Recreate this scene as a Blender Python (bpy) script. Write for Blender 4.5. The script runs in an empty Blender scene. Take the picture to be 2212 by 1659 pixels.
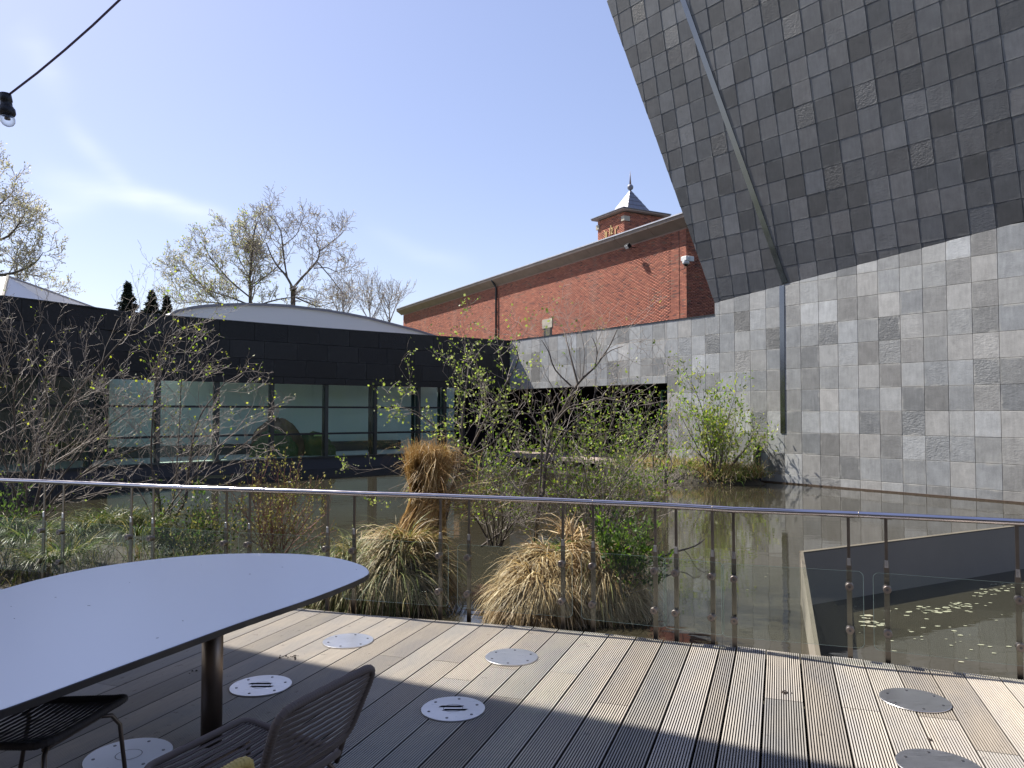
import bpy, math, random
import numpy as np
from mathutils import Matrix, Vector
R = math.radians
rng = random.Random(7)
nr = np.random.RandomState(11)
scene = bpy.context.scene
COL = scene.collection

# ------------------------------------------------------------------ camera, sky, sun, exposure
EYE = 1.65            # eye above the deck (deck top is z = 0)
F = 1662.0            # focal length in pixels of a 2212 px wide frame
PITCH = R(2.12)
cam_data = bpy.data.cameras.new('camera')
cam_data.sensor_width = 36.0
cam_data.lens = 36.0 * F / 2212.0
cam_data.clip_start = 0.05
cam_data.clip_end = 3000
cam = bpy.data.objects.new('camera', cam_data)
COL.objects.link(cam)
cam.location = (0, 0, EYE)
cam.rotation_euler = (R(90) + PITCH, 0, 0)
scene.camera = cam

SUN_DIR = Vector((-0.709, 0.461, 1.0)).normalized()
SUN_EL = math.asin(SUN_DIR.z)
world = bpy.data.worlds.new('World')
scene.world = world
world.use_nodes = True
def build_world():
    nt = world.node_tree; nt.nodes.clear(); L = nt.links
    out = nt.nodes.new('ShaderNodeOutputWorld'); bg = nt.nodes.new('ShaderNodeBackground')
    sky = nt.nodes.new('ShaderNodeTexSky'); sky.sky_type = 'NISHITA'; sky.sun_disc = False
    sky.sun_elevation = SUN_EL
    sky.sun_rotation = math.atan2(SUN_DIR.x, SUN_DIR.y)
    sky.air_density = 1.0; sky.dust_density = .8; sky.ozone_density = 2.5; sky.altitude = 10
    bg.inputs['Strength'].default_value = 0.14
    # thin cirrus: streaks along a few lines of the sky, broken up by noise
    tc = nt.nodes.new('ShaderNodeTexCoord'); sep = nt.nodes.new('ShaderNodeSeparateXYZ')
    L.new(tc.outputs['Generated'], sep.inputs[0])
    def m(op, a, b=None, clamp=False):
        n = nt.nodes.new('ShaderNodeMath'); n.operation = op; n.use_clamp = clamp
        for i, s in enumerate((a, b)):
            if s is None: continue
            if isinstance(s, (int, float)): n.inputs[i].default_value = s
            else: L.new(s, n.inputs[i])
        return n.outputs[0]
    yy = m('MAXIMUM', sep.outputs['Y'], 0.05)
    px = m('DIVIDE', sep.outputs['X'], yy); pz = m('DIVIDE', sep.outputs['Z'], yy)
    cmb = nt.nodes.new('ShaderNodeCombineXYZ'); L.new(px, cmb.inputs[0]); L.new(pz, cmb.inputs[1])
    warp = nt.nodes.new('ShaderNodeTexNoise'); warp.inputs['Scale'].default_value = 5; warp.inputs['Detail'].default_value = 3
    L.new(cmb.outputs[0], warp.inputs['Vector'])
    wv = m('SUBTRACT', warp.outputs['Fac'], 0.5)
    fine = nt.nodes.new('ShaderNodeTexNoise'); fine.inputs['Scale'].default_value = 1.0; fine.inputs['Detail'].default_value = 6
    mp = nt.nodes.new('ShaderNodeMapping'); mp.inputs['Rotation'].default_value = (0, 0, R(18)); mp.inputs['Scale'].default_value = (7, 34, 1)
    L.new(cmb.outputs[0], mp.inputs['Vector']); L.new(mp.outputs[0], fine.inputs['Vector'])
    total = None
    for (x0, z0, x1, z1, w, amp) in ((-.64, .325, -.36, .245, .016, .34), (-.60, .40, -.47, .272, .014, .22), (-.50, .30, -.36, .25, .011, .3),
                                      (-.66, .52, -.58, .40, .022, .18), (-.20, .24, -.04, .18, .012, .12), (-.70, .27, -.52, .28, .02, .2)):
        ln = math.hypot(x1 - x0, z1 - z0); dx, dz = (x1 - x0) / ln, (z1 - z0) / ln
        rx = m('SUBTRACT', px, x0); rz = m('SUBTRACT', pz, z0)
        al = m('ADD', m('MULTIPLY', rx, dx), m('MULTIPLY', rz, dz))
        pe = m('ADD', m('SUBTRACT', m('MULTIPLY', rz, dx), m('MULTIPLY', rx, dz)), m('MULTIPLY', wv, 0.07))
        g = m('POWER', 2.718, m('MULTIPLY', m('POWER', m('DIVIDE', m('ABSOLUTE', pe), w), 2.0), -1.0))
        e = m('MULTIPLY', m('DIVIDE', al, ln), m('SUBTRACT', 1.0, m('DIVIDE', al, ln)))
        e = m('MAXIMUM', m('MULTIPLY', e, 4.0), 0.0)
        t = m('MULTIPLY', m('MULTIPLY', g, e), amp * .62)
        total = t if total is None else m('ADD', total, t)
    total = m('MULTIPLY', total, m('ADD', m('MULTIPLY', fine.outputs['Fac'], 1.6), 0.1), True)
    mix = nt.nodes.new('ShaderNodeMix'); mix.data_type = 'RGBA'
    L.new(total, mix.inputs['Factor'])
    def scale(c, k):
        n = nt.nodes.new('ShaderNodeVectorMath'); n.operation = 'MULTIPLY'; L.new(c, n.inputs[0]); n.inputs[1].default_value = k; return n.outputs[0]
    gm = nt.nodes.new('ShaderNodeGamma'); gm.inputs['Gamma'].default_value = .62
    L.new(scale(sky.outputs[0], (.2, .2, .2)), gm.inputs['Color'])
    hs = nt.nodes.new('ShaderNodeHueSaturation'); hs.inputs['Saturation'].default_value = 1.2; hs.inputs['Hue'].default_value = .515
    L.new(scale(gm.outputs[0], (3.55, 3.45, 3.55)), hs.inputs['Color']); L.new(hs.outputs[0], mix.inputs['A']); mix.inputs['B'].default_value = (5.6, 5.7, 6.0, 1)
    L.new(mix.outputs['Result'], bg.inputs['Color']); L.new(bg.outputs[0], out.inputs[0])
build_world()
sd = bpy.data.lights.new('sun', 'SUN'); sd.energy = 4.9; sd.angle = R(0.53); sd.color = (1.0, 0.955, 0.88)
sun = bpy.data.objects.new('sun', sd); COL.objects.link(sun)
sun.rotation_euler = SUN_DIR.to_track_quat('Z', 'Y').to_euler()
vs = scene.view_settings
vs.view_transform = 'Standard'; vs.look = 'None'; vs.exposure = 0.9; vs.gamma = 1.0; vs.use_curve_mapping = False
scene.cycles.max_bounces = 8; scene.cycles.transparent_max_bounces = 24
scene.cycles.glossy_bounces = 4; scene.cycles.transmission_bounces = 6
scene.cycles.caustics_reflective = False; scene.cycles.caustics_refractive = False
scene.cycles.use_denoising = True

# ------------------------------------------------------------------ survey helpers (sight lines -> metres)
CT, ST = math.cos(PITCH), math.sin(PITCH)
def ray(u, v):
    x, y = (u - 1106) / F, (v - 829.5) / F
    return np.array([x, CT + y * ST, -y * CT + ST])
E0 = np.array([0, 0, EYE])
def at_z(u, v, z):
    r = ray(u, v); return E0 + r * ((z - EYE) / r[2])
def at_y(u, v, y):
    r = ray(u, v); return E0 + r * (y / r[1])
def at_plane(u, v, p0, n):
    r = ray(u, v); return E0 + r * (np.dot(np.asarray(p0) - E0, n) / np.dot(r, n))
def project(P):
    P = np.asarray(P, float) - E0
    d = P[..., 1] * CT + P[..., 2] * ST
    y = P[..., 1] * ST - P[..., 2] * CT
    return 1106 + F * P[..., 0] / d, 829.5 + F * y / d, d
def nrm(a):
    a = np.asarray(a, float); return a / np.linalg.norm(a)

# ------------------------------------------------------------------ object helpers
WM = {}
def link(o, parent=None, wm=None):
    COL.objects.link(o)
    wm = wm if wm is not None else Matrix.Identity(4)
    WM[o.name] = wm
    o.matrix_basis = wm
    if parent is not None:
        o.parent = parent
        o.matrix_parent_inverse = WM[parent.name].inverted()
    return o
def tag(o, label=None, cat=None, group=None, kind=None):
    if label: o['label'] = label
    if cat: o['category'] = cat
    if group: o['group'] = group
    if kind: o['kind'] = kind
    return o
def empty(name, loc, label=None, cat=None, group=None, kind=None):
    o = bpy.data.objects.new(name, None); o.empty_display_size = 0.2
    link(o, None, Matrix.Translation(Vector([float(c) for c in loc])))
    return tag(o, label, cat, group, kind)
def mesh_data(name, V, Fc, mat=None, smooth=False, tint=None, tl=None):
    V = np.asarray(V, np.float32).reshape(-1, 3)
    me = bpy.data.meshes.new(name)
    if isinstance(Fc, np.ndarray):
        n, k = Fc.shape
        me.vertices.add(len(V)); me.vertices.foreach_set('co', V.ravel())
        me.loops.add(n * k); me.loops.foreach_set('vertex_index', Fc.astype(np.int32).ravel())
        me.polygons.add(n); me.polygons.foreach_set('loop_start', np.arange(0, n * k, k, dtype=np.int32))
        me.polygons.foreach_set('loop_total', np.full(n, k, np.int32))
        me.update(calc_edges=True)
    else:
        me.from_pydata([tuple(map(float, v)) for v in V], [], Fc)
        me.update()
    if tint is not None:
        a = me.attributes.new('tint', 'FLOAT_COLOR', 'POINT')
        a.data.foreach_set('color', np.asarray(tint, np.float32).ravel())
    if tl is not None:
        a = me.attributes.new('tl', 'FLOAT_VECTOR', 'POINT')
        a.data.foreach_set('vector', np.asarray(tl, np.float32).ravel())
    if mat is not None: me.materials.append(mat)
    if smooth: me.polygons.foreach_set('use_smooth', np.ones(len(me.polygons), bool))
    return me
def obj(name, V, Fc, mat, parent=None, smooth=False, tint=None, tl=None, origin=None):
    if origin is not None:
        V = np.asarray(V, float) - np.asarray(origin, float)
    me = mesh_data(name, V, Fc, mat, smooth, tint, tl)
    o = bpy.data.objects.new(name, me)
    return link(o, parent, Matrix.Translation(Vector([float(c) for c in origin])) if origin is not None else None)
def inst(name, me, wm, parent=None, color=None):
    o = bpy.data.objects.new(name, me); link(o, parent, wm)
    if color is not None: o.color = color
    return o
class MB:
    def __init__(s): s.v = []; s.f = []
    def add(s, V, Fc):
        b = len(s.v); s.v += [tuple(map(float, p)) for p in V]; s.f += [tuple(i + b for i in f) for f in Fc]; return s
    def box(s, c, size, ax=None, bev=0.0):
        ax = ax if ax is not None else ((1, 0, 0), (0, 1, 0), (0, 0, 1))
        ax = [np.asarray(a, float) for a in ax]; c = np.asarray(c, float); h = [x / 2 for x in size]
        if bev <= 0:
            P = [c + ax[0] * h[0] * i + ax[1] * h[1] * j + ax[2] * h[2] * k for k in (-1, 1) for j in (-1, 1) for i in (-1, 1)]
            s.add(P, [(0, 2, 3, 1), (4, 5, 7, 6), (0, 1, 5, 4), (1, 3, 7, 5), (3, 2, 6, 7), (2, 0, 4, 6)])
        else:
            b = bev; P = []
            for k, zz, ins in ((0, -h[2], b), (1, -h[2] + b, 0), (2, h[2] - b, 0), (3, h[2], b)):
                for i, j in ((-1, -1), (1, -1), (1, 1), (-1, 1)):
                    P.append(c + ax[0] * (h[0] - ins) * i + ax[1] * (h[1] - ins) * j + ax[2] * zz)
            Fc = [(3, 2, 1, 0), (12, 13, 14, 15)]
            for k in range(3):
                for i in range(4):
                    a, d = k * 4 + i, k * 4 + (i + 1) % 4
                    Fc.append((a, d, d + 4, a + 4))
            s.add(P, Fc)
        return s
    def tube(s, pts, r, n=8, cap=True, closed=False):
        pts = [np.asarray(p, float) for p in pts]; m = len(pts)
        rr = r if hasattr(r, '__len__') else [r] * m
        P = []; up = None
        for i, p in enumerate(pts):
            if closed: t = nrm(pts[(i + 1) % m] - pts[i - 1])
            else: t = nrm(pts[min(i + 1, m - 1)] - pts[max(i - 1, 0)])
            if up is None:
                up = np.cross(t, (0, 0, 1.0)) if abs(t[2]) < .9 else np.cross(t, (1.0, 0, 0))
            up = up - t * np.dot(up, t); up = nrm(up); w = np.cross(t, up)
            for k in range(n):
                a = 2 * math.pi * k / n
                P.append(p + rr[i] * (math.cos(a) * up + math.sin(a) * w))
        Fc = []
        for i in range(m if closed else m - 1):
            for k in range(n):
                a, b = i * n + k, i * n + (k + 1) % n
                c, d = ((i + 1) % m) * n + (k + 1) % n, ((i + 1) % m) * n + k
                Fc.append((a, b, c, d))
        if cap and not closed:
            Fc.append(tuple(range(n - 1, -1, -1))); Fc.append(tuple((m - 1) * n + k for k in range(n)))
        return s.add(P, Fc)
    def disc(s, c, r, h, ax, n=24, bev=0.0):
        c = np.asarray(c, float); ax = [np.asarray(a, float) for a in ax]
        prof = [(r, -h / 2), (r, h / 2 - bev), (r - bev, h / 2)] if bev > 0 else [(r, -h / 2), (r, h / 2)]
        P = [c + ax[0] * q * math.cos(2 * math.pi * k / n) + ax[1] * q * math.sin(2 * math.pi * k / n) + ax[2] * z for q, z in prof for k in range(n)]
        Fc = [tuple(range(n - 1, -1, -1)), tuple((len(prof) - 1) * n + k for k in range(n))]
        for i in range(len(prof) - 1):
            for k in range(n):
                Fc.append((i * n + k, i * n + (k + 1) % n, (i + 1) * n + (k + 1) % n, (i + 1) * n + k))
        return s.add(P, Fc)
    def lathe(s, c, prof, n=20, ax=None):
        ax = ax if ax is not None else ((1, 0, 0), (0, 1, 0), (0, 0, 1))
        ax = [np.asarray(a, float) for a in ax]; c = np.asarray(c, float)
        P = [c + ax[0] * q * math.cos(2 * math.pi * k / n) + ax[1] * q * math.sin(2 * math.pi * k / n) + ax[2] * z for q, z in prof for k in range(n)]
        Fc = [(i * n + k, i * n + (k + 1) % n, (i + 1) * n + (k + 1) % n, (i + 1) * n + k) for i in range(len(prof) - 1) for k in range(n)]
        return s.add(P, Fc)
    def prism(s, poly, d):
        """poly: list of 3-D points (planar), extruded by vector d"""
        poly = [np.asarray(p, float) for p in poly]; n = len(poly); d = np.asarray(d, float)
        return s.add(poly + [p + d for p in poly], [tuple(range(n)), tuple(range(2 * n - 1, n - 1, -1))] + [(i, i + n, (i + 1) % n + n, (i + 1) % n) for i in range(n)])
    def build(s, name, mat, parent=None, smooth=False, origin=None):
        return obj(name, s.v, s.f, mat, parent, smooth, origin=origin)

# ------------------------------------------------------------------ materials
def new_mat(name):
    m = bpy.data.materials.new(name); m.use_nodes = True; nt = m.node_tree
    b = nt.nodes['Principled BSDF']; return m, nt, b
class N:
    """tiny node-tree writer"""
    def __init__(s, nt): s.nt = nt
    def node(s, t, **kw):
        n = s.nt.nodes.new(t)
        for k, v in kw.items(): setattr(n, k, v)
        return n
    def put(s, sock, v):
        if isinstance(v, bpy.types.NodeSocket): s.nt.links.new(v, sock)
        elif isinstance(v, (tuple, list)) and len(v) == 3 and sock.type == 'RGBA': sock.default_value = (*v, 1)
        else: sock.default_value = v
    def math(s, op, a, b=0.0, clamp=False):
        n = s.node('ShaderNodeMath', operation=op, use_clamp=clamp); s.put(n.inputs[0], a); s.put(n.inputs[1], b); return n.outputs[0]
    def vmath(s, op, a, b):
        n = s.node('ShaderNodeVectorMath', operation=op); s.put(n.inputs[0], a); s.put(n.inputs[1], b); return n.outputs[0]
    def mix(s, f, a, b, mode='MIX'):
        n = s.node('ShaderNodeMix', data_type='RGBA', blend_type=mode); s.put(n.inputs['Factor'], f); s.put(n.inputs['A'], a); s.put(n.inputs['B'], b); return n.outputs['Result']
    def noise(s, vec, scale, detail=3, rough=.55, dist=0.0):
        n = s.node('ShaderNodeTexNoise'); s.put(n.inputs['Scale'], scale); s.put(n.inputs['Detail'], detail); s.put(n.inputs['Roughness'], rough); s.put(n.inputs['Distortion'], dist)
        if vec is not None: s.put(n.inputs['Vector'], vec)
        return n.outputs['Fac']
    def maprange(s, v, a, b, c=0.0, d=1.0, smooth=True):
        n = s.node('ShaderNodeMapRange'); n.interpolation_type = 'SMOOTHSTEP' if smooth else 'LINEAR'
        s.put(n.inputs['Value'], v); n.inputs['From Min'].default_value = a; n.inputs['From Max'].default_value = b
        n.inputs['To Min'].default_value = c; n.inputs['To Max'].default_value = d; return n.outputs['Result']
    def mapping(s, vec, scale=(1, 1, 1), rot=(0, 0, 0), loc=(0, 0, 0)):
        n = s.node('ShaderNodeMapping'); s.put(n.inputs['Vector'], vec); n.inputs['Scale'].default_value = scale; n.inputs['Rotation'].default_value = rot; n.inputs['Location'].default_value = loc; return n.outputs[0]
    def bump(s, h, strength=.3, dist=.01):
        n = s.node('ShaderNodeBump'); s.put(n.inputs['Height'], h); s.put(n.inputs['Strength'], strength); s.put(n.inputs['Distance'], dist); return n.outputs[0]
    def coord(s, which='Object'): return s.node('ShaderNodeTexCoord').outputs[which]
def simple(name, col, rough=.6, metal=0.0, nscale=8.0, var=.15, bump=0.0, bscale=60.0, spec=.5, bdist=.004):
    m, nt, b = new_mat(name); n = N(nt); co = n.coord()
    f = n.noise(co, nscale, 5)
    c = n.mix(f, tuple(x * (1 - var) for x in col), tuple(min(1, x * (1 + var)) for x in col))
    n.put(b.inputs['Base Color'], c); b.inputs['Metallic'].default_value = metal
    n.put(b.inputs['Roughness'], n.maprange(f, .3, .7, max(0.02, rough * .85), min(1, rough * 1.15)))
    b.inputs['Specular IOR Level'].default_value = spec
    if bump > 0: n.put(b.inputs['Normal'], n.bump(n.noise(co, bscale, 4), bump, bdist))
    return m
def source(n, src):
    """colour, alpha, local coords and a random value from the object or from mesh attributes"""
    if src == 'object':
        oi = n.node('ShaderNodeObjectInfo')
        return oi.outputs['Color'], oi.outputs['Alpha'], n.coord(), oi.outputs['Random']
    a = n.node('ShaderNodeAttribute', attribute_name='tint'); t = n.node('ShaderNodeAttribute', attribute_name='tl')
    sp = n.node('ShaderNodeSeparateColor'); n.put(sp.inputs[0], a.outputs['Color'])
    return a.outputs['Color'], a.outputs['Alpha'], t.outputs['Vector'], n.math('FRACT', n.math('MULTIPLY', sp.outputs[0], 173.3))
def slate_mat(name, src, stain=1.0, hw=.281, hh=.3, rough=.5):
    m, nt, b = new_mat(name); n = N(nt)
    col, al, L, rnd = source(n, src)
    cx = n.node('ShaderNodeCombineXYZ'); n.put(cx.inputs[0], n.math('MULTIPLY', rnd, 57.0)); n.put(cx.inputs[1], n.math('MULTIPLY', rnd, 31.0)); n.put(cx.inputs[2], 0.0)
    P = n.vmath('ADD', L, cx.outputs[0])
    big = n.noise(P, 3.5, 4, .6, .15); fine = n.noise(P, 42, 4, .65); streak = n.noise(n.mapping(P, (16, 2.2, 1)), 1.0, 4)
    k = n.math('ADD', n.math('MULTIPLY', big, .75), n.math('MULTIPLY', fine, .45)); k = n.math('ADD', k, n.math('MULTIPLY', streak, .5))
    k = n.math('ADD', k, .15)
    base = n.mix(1.0, col, n.node('ShaderNodeCombineColor').outputs[0], 'MULTIPLY')
    cc = nt.nodes[-1]
    cc = [x for x in nt.nodes if x.type == 'COMBINE_COLOR'][-1]
    for i in range(3): n.put(cc.inputs[i], k)
    sp = n.node('ShaderNodeSeparateXYZ'); n.put(sp.inputs[0], L)
    ex = n.math('DIVIDE', n.math('ABSOLUTE', sp.outputs[0]), hw); ey = n.math('DIVIDE', n.math('ABSOLUTE', sp.outputs[1]), hh)
    edge = n.math('MAXIMUM', n.math('MULTIPLY', ex, .96), ey)
    edge = n.math('ADD', edge, n.math('MULTIPLY', n.math('SUBTRACT', n.noise(P, 11, 3), .5), .35))
    s = n.math('MULTIPLY', n.maprange(edge, .74, 1.0), n.maprange(n.noise(P, 2.2, 2), .46, .66))
    drip = n.math('MULTIPLY', n.maprange(streak, .55, .75), n.maprange(n.noise(P, 2.0, 2), .5, .7))
    s = n.math('MULTIPLY', n.math('MAXIMUM', s, n.math('MULTIPLY', drip, .5)), .85 * stain)
    n.put(b.inputs['Base Color'], n.mix(s, base, (.40, .39, .36)))
    n.put(b.inputs['Roughness'], n.maprange(fine, .3, .7, rough - .08, rough + .12))
    rough_h = n.noise(n.mapping(P, (1, 1.5, 1), (0, 0, .6)), 17, 5, .6, .4)
    h = n.math('ADD', n.math('MULTIPLY', n.math('MULTIPLY', rough_h, al), 2.2), n.math('MULTIPLY', n.noise(P, 60, 5, .6), .22))
    h = n.math('ADD', h, n.math('MULTIPLY', n.noise(P, 2.5, 2), .25))
    n.put(b.inputs['Normal'], n.bump(h, .75, .02))
    return m
def brick_mat(name, src):
    m, nt, b = new_mat(name); n = N(nt)
    if src == 'object':
        oi = n.node('ShaderNodeObjectInfo'); col = oi.outputs['Color']
    else: col = n.node('ShaderNodeAttribute', attribute_name='tint').outputs['Color']
    g = n.node('ShaderNodeNewGeometry').outputs['Position']
    st = n.maprange(n.noise(n.mapping(g, (.35, .35, .12)), 2.0, 4), .55, .75)
    c = n.mix(n.math('MULTIPLY', st, .22), col, (.42, .33, .28))
    c = n.mix(n.math('MULTIPLY', n.noise(g, 22, 3), .35), c, (.13, .045, .03))
    n.put(b.inputs['Base Color'], c); b.inputs['Roughness'].default_value = .85
    n.put(b.inputs['Normal'], n.bump(n.noise(g, 90, 3), .3, .004))
    return m
def wood_mat():
    m, nt, b = new_mat('weathered_timber'); n = N(nt)
    oi = n.node('ShaderNodeObjectInfo'); co = n.coord(); rnd = oi.outputs['Random']
    cx = n.node('ShaderNodeCombineXYZ'); n.put(cx.inputs[0], n.math('MULTIPLY', rnd, 11.0)); n.put(cx.inputs[1], n.math('MULTIPLY', rnd, 93.0)); n.put(cx.inputs[2], 0.0)
    P = n.vmath('ADD', co, cx.outputs[0])
    grain = n.noise(n.mapping(P, (55, 2.2, 40)), 1.0, 6, .65, .9)
    patch = n.noise(n.mapping(P, (3, 1.0, 3)), 1.3, 4)
    knot = n.node('ShaderNodeTexWave', wave_type='RINGS', rings_direction='Z'); n.put(knot.inputs['Vector'], n.mapping(P, (6, 1.1, 1))); knot.inputs['Scale'].default_value = 3.0
    knot.inputs['Distortion'].default_value = 5.0; knot.inputs['Detail'].default_value = 3
    c = n.mix(grain, (.29, .255, .212), (.60, .54, .455))
    c = n.mix(n.maprange(patch, .38, .68, 0, .75), c, (.33, .315, .30))
    c = n.mix(n.math('MULTIPLY', knot.outputs['Fac'], .16), c, (.50, .45, .37))
    dk = n.maprange(n.noise(P, 13, 3), .64, .72)
    c = n.mix(n.math('MULTIPLY', dk, .45), c, (.13, .11, .10))
    c = n.mix(1.0, c, oi.outputs['Color'], 'MULTIPLY')
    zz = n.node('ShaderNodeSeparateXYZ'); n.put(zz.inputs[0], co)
    c = n.mix(n.math('MULTIPLY', n.maprange(zz.outputs[2], -.0028, -.0052), .93), c, (.028, .024, .021))  # groove shade and dirt put into the colour, dark below the ridge tops
    n.put(b.inputs['Base Color'], c)
    n.put(b.inputs['Roughness'], n.maprange(grain, .2, .8, .5, .75)); b.inputs['Specular IOR Level'].default_value = .4
    n.put(b.inputs['Normal'], n.bump(grain, .35, .002))
    return m
def leaf_mat(name, trans=.5, rough=.45):
    m, nt, b = new_mat(name); n = N(nt)
    a = n.node('ShaderNodeAttribute', attribute_name='tint')
    b.inputs['Roughness'].default_value = rough; n.put(b.inputs['Base Color'], a.outputs['Color']); b.inputs['Specular IOR Level'].default_value = .35
    if trans > 0:
        tr = n.node('ShaderNodeBsdfTranslucent'); hs = n.node('ShaderNodeHueSaturation'); n.put(hs.inputs['Color'], a.outputs['Color'])
        hs.inputs['Saturation'].default_value = 1.1; hs.inputs['Value'].default_value = 1.5; n.put(tr.inputs['Color'], hs.outputs[0])
        mx = n.node('ShaderNodeMixShader'); mx.inputs[0].default_value = trans
        nt.links.new(b.outputs[0], mx.inputs[1]); nt.links.new(tr.outputs[0], mx.inputs[2]); nt.links.new(mx.outputs[0], nt.nodes['Material Output'].inputs[0])
    return m
def glass_mat(name, tint=(.8, .9, .88), ior=1.45, rough=0.0, gloss=1.0, dirt=0.0):
    m = bpy.data.materials.new(name); m.use_nodes = True; nt = m.node_tree; nt.nodes.clear(); n = N(nt)
    out = n.node('ShaderNodeOutputMaterial'); tr = n.node('ShaderNodeBsdfTransparent'); gl = n.node('ShaderNodeBsdfGlossy')
    tr.inputs[0].default_value = (*tint, 1); gl.inputs['Roughness'].default_value = rough; gl.inputs['Color'].default_value = (.95, 1, .98, 1)
    fr = n.node('ShaderNodeFresnel'); fr.inputs[0].default_value = ior
    mx = n.node('ShaderNodeMixShader'); n.put(mx.inputs[0], n.math('MULTIPLY', fr.outputs[0], n.math('MULTIPLY', n.math('SUBTRACT', 1.0, n.node('ShaderNodeNewGeometry').outputs['Backfacing']), gloss), True))
    nt.links.new(tr.outputs[0], mx.inputs[1]); nt.links.new(gl.outputs[0], mx.inputs[2])
    last = mx.outputs[0]
    if dirt > 0:
        df = n.node('ShaderNodeBsdfDiffuse'); df.inputs[0].default_value = (.55, .58, .52, 1)
        m2 = n.node('ShaderNodeMixShader'); n.put(m2.inputs[0], n.math('MULTIPLY', n.noise(n.coord(), 6, 4), dirt))
        nt.links.new(last, m2.inputs[1]); nt.links.new(df.outputs[0], m2.inputs[2]); last = m2.outputs[0]
    nt.links.new(last, out.inputs[0])
    return m
def bulb_mat():
    m = bpy.data.materials.new('bulb_glass'); m.use_nodes = True; nt = m.node_tree; nt.nodes.clear(); n = N(nt)
    out = n.node('ShaderNodeOutputMaterial'); tr = n.node('ShaderNodeBsdfTransparent'); gl = n.node('ShaderNodeBsdfGlossy'); gl.inputs['Roughness'].default_value = .05
    tr.inputs[0].default_value = (.90, .91, .90, 1); gl.inputs['Color'].default_value = (.55, .56, .55, 1)
    lw = n.node('ShaderNodeLayerWeight'); lw.inputs[0].default_value = .35; mx = n.node('ShaderNodeMixShader'); n.put(mx.inputs[0], lw.outputs['Facing'])
    nt.links.new(tr.outputs[0], mx.inputs[1]); nt.links.new(gl.outputs[0], mx.inputs[2]); nt.links.new(mx.outputs[0], out.inputs[0]); return m
def steel_mat(name, col=(.42, .40, .39), rough=.28, brushed=(1, 1, 60)):
    m, nt, b = new_mat(name); n = N(nt); co = n.coord()
    f = n.noise(n.mapping(co, brushed), 8, 4); s2 = n.noise(co, 5, 4)
    n.put(b.inputs['Base Color'], n.mix(s2, tuple(c * .85 for c in col), tuple(min(1, c * 1.12) for c in col)))
    b.inputs['Metallic'].default_value = 1.0; n.put(b.inputs['Roughness'], n.maprange(f, .3, .7, rough * .8, rough * 1.25))
    return m
def water_mat():
    m, nt, b = new_mat('pond_water'); n = N(nt); g = n.node('ShaderNodeNewGeometry').outputs['Position']
    silt = n.noise(g, .35, 4)
    n.put(b.inputs['Base Color'], n.mix(silt, (.030, .027, .017), (.046, .040, .026)))
    b.inputs['Roughness'].default_value = .025; b.inputs['IOR'].default_value = 1.36; b.inputs['Specular IOR Level'].default_value = .62
    big = n.noise(n.mapping(g, (1.0, 1.9, 1), (0, 0, R(-8))), 1.7, 2, .5, .4); small = n.noise(n.mapping(g, (1, 2.6, 1), (0, 0, R(-8))), 9, 3, .5, .3)
    calm = n.maprange(n.noise(g, .45, 2), .38, .62, .12, 1.0)
    h = n.math('ADD', big, n.math('MULTIPLY', n.math('MULTIPLY', small, calm), .16))
    n.put(b.inputs['Normal'], n.bump(h, .30, .008))
    return m
M = {}
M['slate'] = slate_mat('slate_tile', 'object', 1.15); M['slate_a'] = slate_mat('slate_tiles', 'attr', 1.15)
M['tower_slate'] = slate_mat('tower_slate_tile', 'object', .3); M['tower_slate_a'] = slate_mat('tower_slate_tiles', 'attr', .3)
M['black_slate'] = slate_mat('black_slate_tile', 'object', .06, .6, .3, .5)
M['joint'] = simple('joint_mortar', (.025, .025, .027), .9)
M['brick'] = brick_mat('brick_face', 'object'); M['brick_a'] = brick_mat('brick_faces', 'attr')
M['mortar'] = simple('brick_mortar', (.31, .20, .155), .95, 0, 3, .2, .3)
M['concrete'] = simple('concrete', (.32, .255, .215), .9, 0, 2.5, .35, .4, 25)
M['stone'] = simple('pale_stone', (.40, .36, .29), .85, 0, 3, .2, .3, 30)
M['zinc'] = simple('zinc_sheet', (.50, .50, .54), .45, .35, 3, .25, .1, 12)
M['lead'] = simple('lead_sheet', (.21, .21, .245), .5, .3, 4, .35, .2, 18)
M['rust'] = simple('rusty_lead', (.30, .21, .19), .6, .1, 6, .3)
M['white_roof'] = simple('white_membrane', (.66, .66, .67), .5, 0, .8, .05)
M['grey_trim'] = simple('grey_roof_trim', (.20, .20, .23), .5)
M['black_metal'] = simple('black_metal', (.025, .027, .03), .4, .3)
M['dark_metal'] = simple('mullion_metal', (.055, .06, .06), .4, .5)
M['plinth'] = simple('dark_plinth', (.06, .06, .065), .75, 0, 4, .3)
M['room_wall'] = simple('gallery_wall', (.82, .84, .80), .8, 0, .6, .04)
M['room_floor'] = simple('gallery_floor', (.62, .60, .55), .5, 0, 2, .1)
M['glass'] = glass_mat('window_glass', (.78, .91, .86), 1.5)
M['rail_glass'] = glass_mat('balustrade_glass', (.94, .965, .95), 1.45, 0, .8, .025)
M['glass_edge'] = simple('glass_edge', (.42, .55, .48), .2)
M['bulb_glass'] = bulb_mat()
M['steel'] = steel_mat('polished_rail', (.62, .58, .60), .13, (1, 1, 1))
M['post'] = steel_mat('stainless_post', (.25, .215, .185), .36, (1, 1, 1))
M['clamp'] = steel_mat('clamp_steel', (.27, .235, .22), .4, (1, 1, 1))
M['brushed'] = steel_mat('brushed_plate', (.64, .63, .64), .34, (1, 40, 1))
M['strip'] = simple('metal_strip', (.19, .195, .21), .22, .95, 2, .15)
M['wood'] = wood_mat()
M['joist'] = simple('dark_joist', (.05, .042, .035), .9)
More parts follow.
